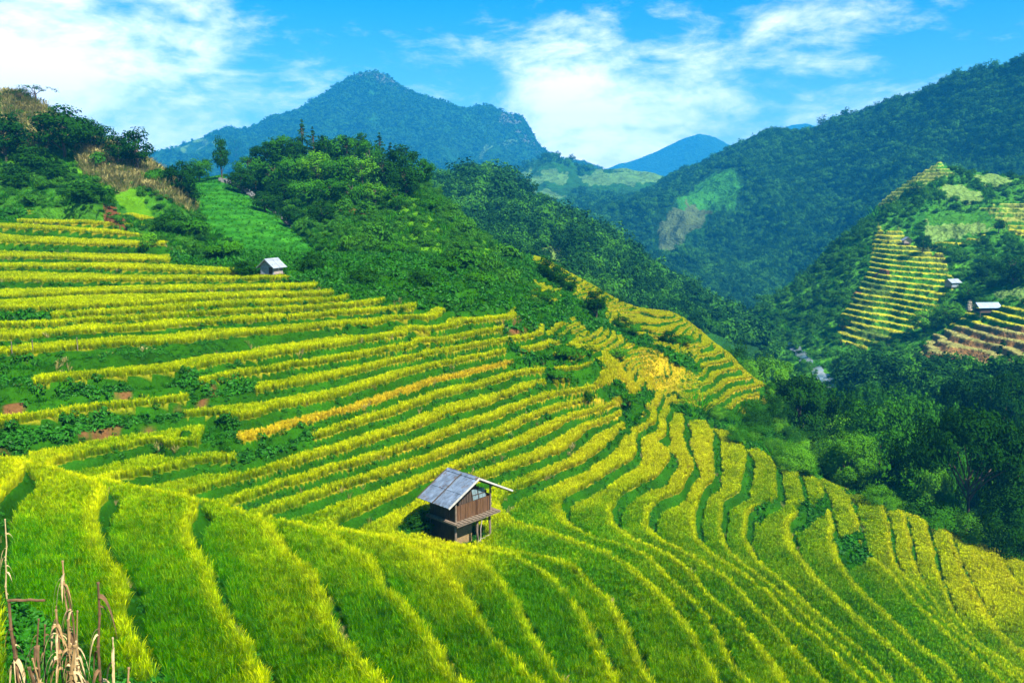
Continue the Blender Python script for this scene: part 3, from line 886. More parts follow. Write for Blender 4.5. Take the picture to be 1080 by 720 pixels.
weed_col = proto_col('weed_proto', weeds)


def rand_polar(n, r0, r1, a0=R(-46), a1=R(46)):
    a = rng.uniform(a0, a1, n); r = np.sqrt(rng.uniform(r0 * r0, r1 * r1, n))
    return r * np.sin(a), r * np.cos(a)


P_, A_ = [], []
for r0, r1, dens, kind in [(10, 24, 60, 0), (24, 36, 60, 0), (36, 62, 75, 1), (62, 88, 46, 2), (88, 125, 30, 2)]:
    n = int(0.5 * R(92) * (r1 * r1 - r0 * r0) * dens)
    x, y = rand_polar(n, r0, r1)
    # planted in rough rows of hills
    gsp = 0.17 if kind == 0 else 0.2
    ix, iy = near_idx(x, y)
    ok = RICEM[ix, iy]
    x, y, ix, iy = x[ok], y[ok], ix[ok], iy[ok]
    z = near_z(x, y)
    fr = FR[ix, iy]; fo = fore[ix, iy]; u = U[ix, iy]; v = V[ix, iy]
    patch = fbm(x / 2.6, y / 2.6, 3, 51)
    rpv_lit = ripeness(u, v) + np.where(fo | low_right[ix, iy], .09, .14) * patch + rng.normal(0, .08, len(x))
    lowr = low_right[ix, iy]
    edge = sstep(0.76, 0.95, fr) * np.where(fo, 0.40, np.where(lowr, 0.46, 0.14)) - np.where(lowr | fo, .05 + .12 * sstep(.55, .2, fr), 0)  # paints lit lips and darker inner sides into the crop colour, beside ripeness
    rpv_lit = np.clip(rpv_lit + edge, 0, 1.15)
    straw = ((TN[ix, iy] == -7) & ~fo & (u > 250) & (u < 540) & ~far[ix, iy]).astype(float)
    straw = np.maximum(straw, 0.4 * ((u > 650) & (u < 716) & (v > 376) & (v < 424) & (RG[ix, iy] > 70)))
    straw = np.maximum(straw, 0.30 * sstep(0.75, 1, rpv_lit) * rng.uniform(0, 1, len(x)))
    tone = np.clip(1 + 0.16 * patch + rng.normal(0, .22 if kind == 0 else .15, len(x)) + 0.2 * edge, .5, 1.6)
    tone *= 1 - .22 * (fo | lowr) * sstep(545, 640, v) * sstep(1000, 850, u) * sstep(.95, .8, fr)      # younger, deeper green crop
    rot = np.stack([rng.normal(0, 1, len(x)) * (.10 + .4 * (straw > .8)), rng.normal(0, 1, len(x)) * (.10 + .4 * (straw > .8)), rng.uniform(0, 6.28, len(x))], -1)
    s = rng.uniform(.90, 1.08, len(x)) * (1 + .05 * patch) * np.where(far[ix, iy], .62, 1.0) * np.where(straw > .8, .8, 1)
    s *= np.where((u > 690) & ~fo & (v < 528), .85, 1.0)
    base_i = {0: 0, 1: 5, 2: 9}[kind]; cnt = {0: 5, 1: 4, 2: 4}[kind]
    P_.append(np.stack([x, y, z], -1)); A_.append((rot, np.stack([s, s, s], -1), base_i + rng.integers(0, cnt, len(x)), rpv_lit, tone, straw))
cat2 = lambda i: np.concatenate([a[i] for a in A_])
scatter('rice_crop', np.concatenate(P_), cat2(0), cat2(1), cat2(2), rice_col, {'ripe_lit': cat2(3), 'tone': cat2(4), 'straw': cat2(5)},
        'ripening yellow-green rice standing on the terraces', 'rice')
print('rice tufts', sum(len(p) for p in P_))

P_, A_ = [], []
for r0, r1, dens, fardet in [(8, 30, 26, 0), (30, 62, 13, 0), (62, 90, 7, 1), (90, 135, 4.5, 1)]:
    n = int(0.5 * R(92) * (r1 * r1 - r0 * r0) * dens)
    x, y = rand_polar(n, r0, r1)
    ix, iy = near_idx(x, y)
    ok = ~RICEM[ix, iy]
    ok &= ~((dm[ix, iy] > 0.5) & (rng.uniform(0, 1, n) > 0.12))
    ok &= rng.uniform(0, 1, n) < np.where(rice[ix, iy] & ((U[ix, iy] > 690) | fore[ix, iy]), 0.5, 1.0)
    x, y, ix, iy = x[ok], y[ok], ix[ok], iy[ok]
    z = near_z(x, y); patch = fbm(x / 3.2, y / 3.2, 3, 61)
    wild = ~(rice[ix, iy])                        # open weedy ground grows taller than the banks
    s = rng.uniform(.55, 1.1, len(x)) * np.where(wild, 1.5 + .7 * np.clip(patch, -.6, 1), .85)
    s *= np.where(fore[ix, iy] & ~wild, .7, 1.0)
    leafyf = (patch + rng.normal(0, .5, len(x))) > 0.0
    idx = np.where(leafyf, 3 + rng.integers(0, 3, len(x)), rng.integers(0, 3, len(x))) if not fardet else np.where(leafyf, 8 + rng.integers(0, 2, len(x)), 6 + rng.integers(0, 2, len(x)))
    dry = (perlin(x / 1.7, y / 1.7, 77) > 0.42) & (rng.uniform(0, 1, len(x)) < 0.45) & ~wild
    idx = np.where(dry, 10 + rng.integers(0, 2, len(x)), idx)
    tone = np.clip(.5 + .45 * patch + rng.normal(0, .22, len(x)), 0, 1)
    rot = np.stack([rng.normal(0, .2, len(x)), rng.normal(0, .2, len(x)), rng.uniform(0, 6.28, len(x))], -1)
    P_.append(np.stack([x, y, z], -1)); A_.append((rot, np.stack([s, s, s], -1), idx, tone))
scatter('bank_weeds', np.concatenate(P_), cat2(0), cat2(1), cat2(2), weed_col, {'tone': cat2(3)}, 'dark green weeds and grass on the terrace banks', 'weeds')
print('weeds', sum(len(p) for p in P_))

# ------------------------------------------------------------------ trees: prototypes
m_bark = flat_mat('bark', (0.085, 0.06, 0.04), 0.9, noise=6, amp=.4, bump=.6, stretch=(1, 1, .25))
def tree_leaf_mat(name, a, b, tr=.25): return plant_mat(name, a, b, tr, 0.0, obj_rand=True, var=.6)
m_leaf_dark = tree_leaf_mat('leaves_dark', (0.006, 0.038, 0.002), (0.020, 0.092, 0.004))
m_leaf_mid = tree_leaf_mat('leaves_mid', (0.014, 0.085, 0.002), (0.052, 0.21, 0.005))
m_leaf_light = tree_leaf_mat('leaves_light', (0.05, 0.20, 0.004), (0.14, 0.36, 0.012), .35)
m_needle = tree_leaf_mat('needles', (0.010, 0.055, 0.012), (0.03, 0.10, 0.02))


def tubes(paths):
    vs, fs = [], []
    for pts, rad in paths:
        pts = np.array(pts, float); b = len(vs); n = 7
        for i, p in enumerate(pts):
            d = pts[min(i + 1, len(pts) - 1)] - pts[max(i - 1, 0)]; d /= np.linalg.norm(d) + 1e-9
            a = np.cross(d, [0.3, .9, .1]); a /= np.linalg.norm(a); c = np.cross(d, a)
            for k in range(n):
                q = 2 * math.pi * k / n
                vs.append(p + (a * math.cos(q) + c * math.sin(q)) * rad[i])
        for i in range(len(pts) - 1):
            for k in range(n):
                fs.append((b + i * n + k, b + i * n + (k + 1) % n, b + (i + 1) * n + (k + 1) % n, b + (i + 1) * n + k))
    return vs, fs


def crown(name, seed, shape, nclump, nleaf, leaf, mat, H=1.0, wid=.42, low=.25, clump=.16):
    """leaves gathered in clumps through a lumpy volume; unit-height tree"""
    g = np.random.default_rng(seed); C = []
    tries = 0
    while len(C) < nclump and tries < 20000:
        tries += 1
        q = g.normal(0, 1, 3); q /= np.linalg.norm(q); q *= g.uniform(.35, 1.0) ** .5
        zt = (q[2] + 1) / 2
        if shape == 'round': w_ = 1
        elif shape == 'tall': w_ = .62 + .25 * math.sin(zt * 3.1)
        elif shape == 'wide': w_ = 1.0; q[2] = abs(q[2]) * .9 - .25; zt = (q[2] + 1) / 2
        elif shape == 'cone': w_ = max(.06, 1.05 * (1 - zt)) ; w_ *= .75 + .25 * math.sin(zt * 40)
        else: w_ = 1
        lob = 1 + .28 * math.sin(3 * math.atan2(q[1], q[0]) + seed) * (1 - abs(q[2]))
        p = np.array([q[0] * wid * w_ * lob, q[1] * wid * w_ * lob, low + zt * (1 - low - clump * .5)])
        C.append((p, clump * g.uniform(.55, 1.2) * (1 if shape != 'cone' else max(.35, 1.1 - zt))))
    cs, ns, sz = [], [], []
    for p, r in C:
        m = max(6, int(nleaf * (r / clump) ** 2))
        o = g.normal(0, 1, (m, 3)); o /= np.linalg.norm(o, axis=1, keepdims=True)
        o *= g.uniform(.5, 1.08, (m, 1)); o[:, 2] *= .72
        if shape == 'cone': o[:, 2] *= .55
        cs.append(p + o * r); out = (p - np.array([0, 0, low + .3])); out /= np.linalg.norm(out) + .2
        ns.append(o + out * .9 + np.array([0, 0, .35]) + g.normal(0, .32, (m, 3))); sz.append(leaf * g.uniform(.6, 1.35, m))
    return quads(name, np.concatenate(cs), np.concatenate(ns), np.concatenate(sz), g, mat), C


def make_tree(kind, seed, shape, nclump, nleaf, leaf, mat, wid, low, clump, tr=.022):
    cm, C = crown(kind + '_crown', seed, shape, nclump, nleaf, leaf, mat, 1, wid, low, clump)
    g = np.random.default_rng(seed + 1)
    top = .85 if shape in ('cone', 'tall') else low + (1 - low) * .55
    pts = [(0, 0, -.06)] + [(g.normal(0, .012), g.normal(0, .012), top * t) for t in (.15, .35, .6, 1)]
    paths = [(pts, [tr * 1.35, tr, tr * .85, tr * .6, tr * .22])]
    for i in g.choice(len(C), min(len(C), 11), replace=False):
        p = C[i][0]; z0 = max(low * .6, p[2] - .28); mid = np.array([p[0] * .5, p[1] * .5, (z0 + p[2]) / 2 + .02])
        paths.append(([(0, 0, z0), mid, p], [tr * .5, tr * .32, tr * .1]))
    v, f = tubes(paths)
    tm = np_mesh(kind + '_trunk', v, f, m_bark, True)
    return tm, cm


TREES = {
    'broad': make_tree('broadleaf_tree', 11, 'round', 60, 60, .034, m_leaf_dark, .42, .2, .15),
    'broad2': make_tree('broadleaf_tree', 23, 'round', 52, 60, .036, m_leaf_mid, .44, .16, .16),
    'wide': make_tree('spreading_tree', 31, 'wide', 60, 56, .034, m_leaf_dark, .56, .18, .15),
    'tall': make_tree('tall_tree', 41, 'tall', 52, 46, .030, m_leaf_dark, .30, .22, .12),
    'light': make_tree('light_tree', 53, 'round', 44, 46, .036, m_leaf_light, .40, .22, .14),
    'pine': make_tree('pine_tree', 61, 'cone', 70, 30, .028, m_needle, .27, .14, .085),
    'airy': make_tree('airy_tree', 71, 'wide', 26, 24, .028, m_leaf_dark, .50, .38, .10),
}
for k_, sd, sh, mt, wd, lo in (('rbroad', 301, 'round', m_leaf_dark, .44, .34), ('rbroad2', 307, 'round', m_leaf_mid, .46, .32), ('rwide', 311, 'wide', m_leaf_dark, .55, .34),
                              ('rlight', 317, 'round', m_leaf_light, .42, .34), ('rtall', 331, 'tall', m_leaf_dark, .32, .3)):
    TREES[k_] = make_tree({'w': 'spreading_tree', 't': 'tall_tree', 'l': 'light_tree'}.get(k_[1], 'broadleaf_tree'), sd, sh, 105, 170, .0165, mt, wd, lo, .105, .016)
BUSH = {
    'bush': crown('bush_crown', 83, 'wide', 34, 60, .06, m_leaf_mid, 1, .62, .0, .26)[0],
    'darkbush': crown('bush_crown', 87, 'round', 34, 60, .055, m_leaf_dark, 1, .55, .0, .24)[0],
    'lightbush': crown('bush_crown', 89, 'round', 30, 50, .06, m_leaf_light, 1, .55, .0, .25)[0],
}
ravtree_col = proto_col('ravine_tree_proto', [TREES[k_][1] for k_ in ('rbroad', 'rbroad2', 'rlight', 'rwide')])
for k_, sd, sh, mt in (('rbush', 401, 'wide', m_leaf_mid), ('rdarkbush', 403, 'round', m_leaf_dark), ('rlightbush', 405, 'round', m_leaf_light)):
    BUSH[k_] = crown('bush_crown', sd, sh, 70, 130, .024, mt, 1, .6, .0, .2)[0]
low_mats = [m_leaf_dark, m_leaf_mid]
m_far_a = plant_mat('far_leaves_dark', (0.004, 0.030, 0.004), (0.020, 0.085, 0.010), .15, 0.0)
m_far_b = plant_mat('far_leaves_mid', (0.014, 0.085, 0.004), (0.065, 0.22, 0.012), .25, 0.0)
forest_col = proto_col('forest_proto', [crown('far_crown', 200 + i, sh, nc, 34, lf * .66, mt, 1, wd, lo, cl)[0] for i, (sh, nc, lf, mt, wd, lo, cl) in enumerate([
    ('round', 18, .10, m_far_a, .40, .05, .22), ('round', 16, .11, m_far_b, .42, .05, .24), ('tall', 16, .09, m_far_a, .34, .05, .18), ('cone', 22, .07, m_far_a, .27, .05, .11), ('wide', 16, .11, m_far_b, .5, .1, .22)])])
shrub_col = proto_col('undergrowth_proto', [crown('shrub_crown', 220 + i, sh, 18, 44, .075, mt, 1, .55, .0, .28)[0] for i, (sh, mt) in enumerate([('wide', m_far_a), ('wide', m_far_b), ('round', m_far_b)])] +
    [blade_mesh('tall_grass', 26, 1.0, .55, .06, .5, 230 + i, m_weed, 0, 3, .3) for i in range(2)] + [blade_mesh('dry_corn_tuft', 14, 1.15, .3, .06, .35, 236, m_dry, 4, 3, .3)])


def on_surface(sname, n, poly=None, avoid=None, near=None):
    """random points spread evenly over a hillside, optionally inside outlines on it"""
    nm, G, gu, gv = [s for s in SURF if s[0] == sname][0]
    a, b, c_, d_ = G[1:-5, :-1], G[1:-5, 1:], G[2:-4, 1:], G[2:-4, :-1]
    ar = np.linalg.norm(np.cross(b - a, d_ - a), axis=-1)
    cu = gu[1:-5, :-1]; cv = gv[1:-5, :-1]
    m = np.ones(ar.shape, bool)
    if poly is not None: m = near_poly(cu, cv, poly)
    if avoid is not None: m &= ~near_poly(cu, cv, avoid)
    w_ = (ar * m).ravel(); w_ = w_ / w_.sum()
    i = rng.choice(len(w_), n, p=w_); s, t = rng.uniform(0, 1, (2, n, 1))
    i, j = np.unravel_index(i, ar.shape)
    return a[i, j] * (1 - s) * (1 - t) + b[i, j] * s * (1 - t) + c_[i, j] * s * t + d_[i, j] * (1 - s) * t


def mass(name, pts, size, var, picks, col, label, cat, tall=1.0, sink=.04):
    n = len(pts); patch = fbm(pts[:, 0] / (size * 7), pts[:, 1] / (size * 7) + pts[:, 2] / (size * 7), 3, 31)
    s = size * np.exp(rng.normal(0, var, n)) * (1 + .25 * patch)
    pts = pts.copy(); pts[:, 2] -= s * sink
    scl = np.stack([s * rng.uniform(.85, 1.2, n), s * rng.uniform(.85, 1.2, n), s * tall * rng.uniform(.85, 1.2, n)], -1)
    rot = np.stack([rng.normal(0, .06, n), rng.normal(0, .06, n), rng.uniform(0, 6.28, n)], -1)
    tone = np.clip(.5 + .5 * patch + rng.normal(0, .25, n), 0, 1)
    return scatter(name, pts, rot, scl, np.array(picks)[rng.integers(0, len(picks), n)], col, {'tone': tone}, label, cat)


FO = [0, 0, 1, 1, 2, 3, 4]
mass('mountain_forest', on_surface('mountain', 52000, avoid=[[(706,236),(742,202),(768,196),(788,214),(784,246),(740,254),(708,256)],[(686,240),(715,232),(735,222),(756,240),(742,266),(715,276),(688,268)]]), 4.0, .25, FO, forest_col, 'blue-green forest covering the tall mountain on the right', 'forest')
mass('ridge_forest', on_surface('forested_ridge', 5200, avoid=[[(555,258),(590,264),(612,285),(590,292),(550,278)]]), 4.0, .3, FO, forest_col, 'dense green forest on the ridge behind the knoll', 'forest')
sp_av = TER + FLD + [[(975,225),(1060,225),(1060,250),(975,250)]]
mass('spur_forest', on_surface('terraced_spur', 1300, poly=[[(760,380),(785,338),(820,311),(870,266),(930,210),(965,184),(1010,174),(1400,178),(1400,215),(1040,200),(985,222),(925,232),(905,275),(890,330),(860,352),(820,385)],[(995,255),(1030,262),(1200,250),(1400,240),(1400,340),(1040,305),(1008,290)]], avoid=sp_av), 1.6, .4, [1, 1, 1, 4, 0], forest_col, 'scrubby green woodland on the terraced spur', 'woodland')
mass('spur_scrub', on_surface('terraced_spur', 7000, avoid=sp_av), .95, .4, [1, 1, 2, 3, 4, 0], shrub_col, 'low green scrub between the fields of the spur', 'scrub')
mass('lower_spur_wood', on_surface('terraced_spur', 1500, poly=[[(890,390),(900,388),(960,402),(1000,404),(1075,408),(1400,414),(1400,490),(890,490)]]), 3.2, .3, FO, forest_col, 'dense wood along the foot of the terraced spur', 'woodland')
mass('valley_head_woods', on_surface('valley_head_hill', 4200, avoid=[[(535,184),(580,170),(608,178),(606,200),(560,204)],[(604,188),(660,172),(710,180),(700,204),(640,208),(608,204)],[(550,208),(580,192),(610,204),(580,230)]]), 5.0, .35, FO, forest_col, 'blue-green woods on the low hills at the valley head', 'woods')
mass('peak_forest', on_surface('peak', 45000, avoid=[[(385,170),(420,154),(450,164),(440,182),(390,182)],[(465,164),(500,150),(530,160),(520,176),(470,178)],[(175,162),(215,148),(232,160),(200,176)]]), 4.2, .25, FO, forest_col, 'blue hazy forest on the rocky peak', 'forest')
mass('hillside_scrub', on_surface('hillside', 5200, poly=None, avoid=[[(78,165),(130,190),(165,225),(150,235),(120,205),(85,180)]]), .5, .45, [0, 1, 1, 2, 3, 3, 3, 4, 4], shrub_col, 'green scrub and grass on the left hillside', 'scrub')
mass('dry_corn_strip', on_surface('hillside', 3000, poly=[[(0,98),(50,104),(65,150),(30,165),(0,150)],[(70,143),(110,150),(190,194),(232,213),(205,224),(150,200),(120,205),(90,180)]]), .95, .2, [5, 5, 5, 3], shrub_col, 'dry brown corn standing in strips on the left hillside', 'dry corn')
mass('knoll_scrub', on_surface('knoll', 7500, avoid=[[(296,268),(340,270),(366,290),(402,312),(385,318),(300,302)]]), .5, .5, [1, 1, 1, 2, 2, 3, 3, 3, 4, 4], shrub_col, 'mixed green scrub and long grass on the knoll', 'scrub')
mass('field_grass', on_surface('field', 1500), .3, .3, [3, 4], shrub_col, 'short green crop on the saddle field', 'grass')
thick_col = proto_col('thicket_proto', [BUSH['rbush'], BUSH['rdarkbush'], BUSH['rlightbush']] + [blade_mesh('thicket_grass', 60, .8, .6, .03, .6, 240 + i, m_weed, 0, 3, .4) for i in range(2)])
# thicket in the ravine below the terraces
n = 9000
x, y = rand_polar(n, 72, 210, R(3), R(46))
ix, iy = near_idx(x, y)
ok = (ZS[ix, iy] < -30.6) | ((~rice[ix, iy]) & (U[ix, iy] > 735) & (RG[ix, iy] > 66))
x, y = x[ok], y[ok]
q = [P(u_, 720, d_) for u_, d_ in zip(rng.uniform(-10, 125, 420), rng.uniform(14.2, 18.5, 420))]
q = np.array(q); qx, qy = q[:, 0], q[:, 1]
dry_col = proto_col('dry_tangle_proto', [blade_mesh('dry_tangle', 9, .8, .7, .022, .9, 260 + i, m_dry, 0, 4, .2) for i in range(3)])
mass('dry_stubble', np.stack([qx, qy, near_z(qx, qy)], -1), .62, .35, [0, 1, 2], dry_col, 'tangled dry stubble around the maize stalks', 'stubble', sink=0)
mass('ravine_thicket', np.stack([x, y, near_z(x, y)], -1), 1.25, .45, [0, 0, 2, 1, 2, 2, 2, 3, 4], thick_col, 'dense green thicket filling the ravine', 'thicket')
n = 420
x, y = rand_polar(n, 100, 215, R(6), R(46)); ok = (near_z(x, y) < -36) & ~((np.arctan2(x, y) > R(15.5)) & (np.arctan2(x, y) < R(20.5)) & (np.hypot(x, y) > 125))
x, y = x[ok], y[ok]
mass('ravine_wood', np.stack([x, y, near_z(x, y)], -1), 5.5, .3, [0, 1, 2, 3], ravtree_col, 'young trees massed through the ravine', 'woodland')
# ================================================================== TREES AND BUSHES (each one a thing)
NAMES = {'rbush': 'bush', 'rdarkbush': 'bush', 'rlightbush': 'bush', 'rbroad': 'broadleaf_tree', 'rbroad2': 'broadleaf_tree', 'rwide': 'spreading_tree', 'rlight': 'leafy_tree', 'rtall': 'tall_tree', 'broad': 'broadleaf_tree', 'broad2': 'broadleaf_tree', 'wide': 'spreading_tree', 'tall': 'tall_tree', 'light': 'leafy_tree', 'pine': 'pine_tree', 'airy': 'thin_tree',
         'bush': 'bush', 'darkbush': 'bush', 'lightbush': 'bush'}
WID = {'rbush': .64, 'rdarkbush': .62, 'rlightbush': .62, 'rbroad': .47, 'rbroad2': .48, 'rwide': .56, 'rlight': .44, 'rtall': .31, 'broad': .45, 'broad2': .47, 'wide': .58, 'tall': .29, 'light': .42, 'pine': .27, 'airy': .52, 'bush': .66, 'darkbush': .58, 'lightbush': .58}
def add_tree(kind, u, vbase, vtop, label, group=None, w=None, d=None, cat=None, sink=0.0):
    if d is None:
        h = hit(u, vbase)
        if h is None: return None
        loc = np.array(h[0]); d = math.hypot(loc[0], loc[1])
    else:
        q = P(u, 400, d); loc = np.array([q[0], q[1], ground_at(q[0], q[1])])
    ztop = ray(u, vtop)[2] * d
    H = max(0.6, ztop - loc[2])
    mpp = d / F0 * 1.03
    sx = H if w is None else (w * mpp) / (2 * WID[kind])
    rot = (0, 0, rng.uniform(0, 6.28)); sc = (sx, sx, H)
    if kind in BUSH:
        o = link(NAMES[kind], BUSH[kind]); o.location = loc; o.rotation_euler = rot; o.scale = sc
    else:
        o = bpy.data.objects.new(NAMES[kind], None); COL.objects.link(o); o.empty_display_size = .3
        o.location = loc; o.rotation_euler = rot; o.scale = sc
        for part, me in zip(('trunk', 'crown'), TREES[kind]): link(part, me, o)
    tag(o, label, cat or ('bush' if kind in BUSH else 'tree'), group)
    return o


RAV = 'trees in the ravine'
for a in [
    ('rbroad', 846, 0, 392, 'dark round tree at the tip of the flat yellow terrace', RAV, 82, 103),
    ('rwide', 1032, 0, 406, 'biggest dark spreading tree standing over the lower field edge', RAV, 118, 84),
    ('rdarkbush', 1078, 0, 512, 'black-green bush cut by the right picture edge', RAV, 62, 80),
    ('rbroad2', 934, 0, 414, 'broad mid-green tree between the dark round tree and the biggest tree', RAV, 100, 100),
    ('rlight', 900, 0, 450, 'pale green leafy tree low in front of the ravine thicket', RAV, 58, 88),
    ('rlight', 806, 0, 371, 'bright green airy tree just above the flat yellow terrace', RAV, 62, 118),
    ('rbroad2', 760, 0, 364, 'rounded green tree behind the far edge of the yellow terraces', RAV, 52, 128),
    ('rtall', 776, 0, 360, 'slim dark tree beside the rounded green one at the terrace edge', RAV, 34, 132),
    ('rbroad', 905, 0, 408, 'dark tree crown behind the pale green leafy tree', RAV, 66, 118),
    ('rbroad2', 985, 0, 410, 'green tree below the brown terraced field, behind the biggest dark tree', RAV, 76, 116),
    ('rtall', 1012, 0, 391, 'narrow tree in front of the brown terraced field', RAV, 44, 128),
    ('rbroad', 1062, 0, 384, 'rounded tree overlapping the right end of the brown field', RAV, 70, 126),
    ('rbroad2', 955, 0, 402, 'tree just left below the brown terraced field', RAV, 64, 135),
    ('rbush', 870, 0, 470, 'rounded green bush at the foot of the dark round tree', RAV, 56, 90),
    ('rbush', 960, 0, 505, 'low green bush along the field edge, left of the biggest tree', RAV, 66, 84),
    ('rlightbush', 1042, 0, 538, 'bright fern-like bush at the trunk of the biggest tree', RAV, 40, 80),
    ('rbush', 1000, 0, 526, 'low bush on the field edge under the biggest tree', RAV, 56, 81),
    ('rdarkbush', 830, 0, 450, 'dark bush tucked under the dark round tree', RAV, 50, 94),
    ('rbush', 795, 0, 440, 'green bush on the bank below the flat yellow terrace', RAV, 46, 88),
    ('rbroad', 1100, 0, 438, 'dark tree half outside the right picture edge', RAV, 90, 96),
    ('rlight', 872, 0, 428, 'lighter tree filling the gap right of the dark round tree', RAV, 60, 112),
]:
    add_tree(a[0], a[1], a[2], a[3], a[4], a[5], a[6], a[7])
k = 0
for (u, d, vt, w, kd) in [(725,150,345,34,'rbroad2'),(742,150,352,36,'rbroad2'),(790,150,378,40,'rlight'),(825,140,396,38,'rbroad2'),(862,150,416,36,'rbroad2'),(896,150,412,40,'rbroad'),(920,150,398,50,'rbroad2'),
                          (940,128,420,56,'rlight'),(975,120,430,60,'rbroad2'),(1000,112,452,56,'rbroad2'),(1078,104,452,60,'rlight'),(880,125,436,50,'rlight'),(915,112,455,54,'rbroad2'),
                          (955,104,462,54,'rbroad2'),(985,98,480,50,'rlight'),(1045,140,404,50,'rbroad2'),(1075,140,402,50,'rbroad2'),(1000,140,410,46,'rbroad2')]:
    add_tree(kd, u, 0, vt, 'one of the overlapping green trees packed through the ravine', 'trees packed through the ravine', w, d)

MID = 'trees among the far terraces'
for a in [
    ('tall', 629, 336, 303, 'tallest dark tree standing among the far yellow terraces', MID, 24),
    ('darkbush', 655, 345, 331, 'dark bush right below the tallest terrace tree', MID, 20),
    ('darkbush', 576, 292, 268, 'dark bush at the top of the far yellow terraces', MID, 18),
    ('darkbush', 588, 298, 276, 'dark bush second from the top of the far terraces', MID, 20),
    ('darkbush', 599, 305, 289, 'dark bush halfway down the hedge line of the far terraces', MID, 20),
    ('bush', 575, 318, 303, 'bush below the small upper far terrace plots', MID, 20),
    ('darkbush', 654, 319, 312, 'tiny dark bush on the ridge line of the far terraces', MID, 9),
    ('darkbush', 704, 362, 346, 'round dark bush on the bank right of the far terraces', MID, 22),
    ('bush', 722, 364, 350, 'green bush at the right end of the far terraces', MID, 22),
    ('bush', 668, 352, 340, 'green bush on the bank under the far terraces', MID, 18),
    ('darkbush', 619, 375, 362, 'dark bush among the orange rice plots', MID, 16),
    ('lightbush', 650, 378, 364, 'loose grey-green bush above the orange rice plots', MID, 24),
    ('darkbush', 682, 322, 314, 'small dark bush on the crest of the far terraces', MID, 8),
    ('bush', 600, 378, 360, 'green scrubby bush in the gully between the terraces', MID, 34),
    ('bush', 590, 400, 386, 'leafy bush at the end of the lower bowl terraces', MID, 26),
    ('darkbush', 620, 424, 411, 'dark bush at the tip of one golden terrace', MID, 14),
    ('bush', 662, 430, 408, 'bright green bush at the head of the golden terraces', MID, 24),
    ('darkbush', 443, 560, 536, 'weedy dark bush against the shaded side of the near hut', None, 30),
    ('darkbush', 258, 291, 272, 'dark bush beside the small upper hut', None, 26),
]:
    add_tree(*a[:5], group=a[5], w=a[6])

LEFT = 'trees on the left hillside'
for a in [
    ('broad', 68, 166, 108, 'large dark tree with bare trunk on the left hillside', LEFT, 54),
    ('tall', 146, 184, 132, 'tall rounded dark tree on the left skyline', LEFT, 30),
    ('tall', 126, 178, 139, 'slightly lower dark tree left of the tall skyline one', LEFT, 24),
    ('broad', 100, 160, 124, 'dark tree on the ridge between the corn strips', LEFT, 32),
    ('airy', 38, 110, 86, 'thin airy tree on the upper left ridge', LEFT, 32),
    ('airy', 22, 110, 92, 'thin low tree left of the airy ridge tree', LEFT, 24),
    ('broad', 6, 170, 116, 'dark tree at the left picture edge', LEFT, 44),
    ('darkbush', 35, 178, 150, 'dark bush under the corn at far left', LEFT, 34),
    ('broad', 192, 212, 167, 'round dark tree beside the green saddle field', LEFT, 34),
    ('darkbush', 196, 214, 192, 'dark bush at the foot of the round saddle tree', LEFT, 30),
    ('broad2', 211, 192, 163, 'small rounded tree on the saddle skyline', LEFT, 24),
    ('tall', 234, 190, 141, 'left one of two slender trees on the saddle', LEFT, 15),
    ('tall', 249, 186, 142, 'right one of two slender trees on the saddle', LEFT, 17),
    ('bush', 165, 196, 172, 'green bush on the ridge right of the tall skyline tree', LEFT, 24),
    ('darkbush', 92, 212, 188, 'broad dark thicket bush above the top rice terraces', LEFT, 46),
    ('darkbush', 60, 190, 168, 'dark bush below the large hillside tree', LEFT, 30),
    ('darkbush', 18, 196, 172, 'dark bush on the slope near the left picture edge', LEFT, 30),
    ('bush', 205, 250, 226, 'green bush on the slope under the saddle field', LEFT, 34),
    ('darkbush', 182, 245, 224, 'dark bush at the right end of the top terraces', LEFT, 34),
    ('bush', 240, 272, 248, 'green bush on the slope above the small hut', LEFT, 34),
    ('lightbush', 155, 262, 240, 'light bush at the end of an upper terrace', LEFT, 22),
    ('bush', 0, 84, 70, 'twiggy bush on the highest point at the left picture edge', LEFT, 14),
]:
    add_tree(*a[:5], group=a[5], w=a[6])

KN = 'trees on the knoll'
for a in [
    ('pine', 320, 172, 123, 'pointed pine standing highest on the knoll', KN, 24),
    ('pine', 401, 176, 137, 'pointed pine right of the knoll summit', KN, 24),
    ('pine', 331, 172, 131, 'shorter pine just right of the highest knoll pine', KN, 20),
    ('broad2', 300, 178, 138, 'rounded tree left of the highest knoll pine', KN, 34),
    ('broad', 281, 182, 148, 'dark round tree at the left shoulder of the knoll', KN, 34),
    ('broad2', 355, 176, 137, 'broad green tree at the middle of the knoll top', KN, 36),
    ('broad', 378, 176, 138, 'dark tree left of the right-hand knoll pine', KN, 32),
    ('broad', 424, 188, 150, 'dark tree on the right shoulder of the knoll', KN, 34),
    ('broad2', 442, 200, 162, 'lowest tree on the right shoulder of the knoll', KN, 32),
    ('broad2', 262, 192, 160, 'small tree at the left foot of the knoll wood', KN, 30),
]:
    add_tree(*a[:5], group=a[5], w=a[6])
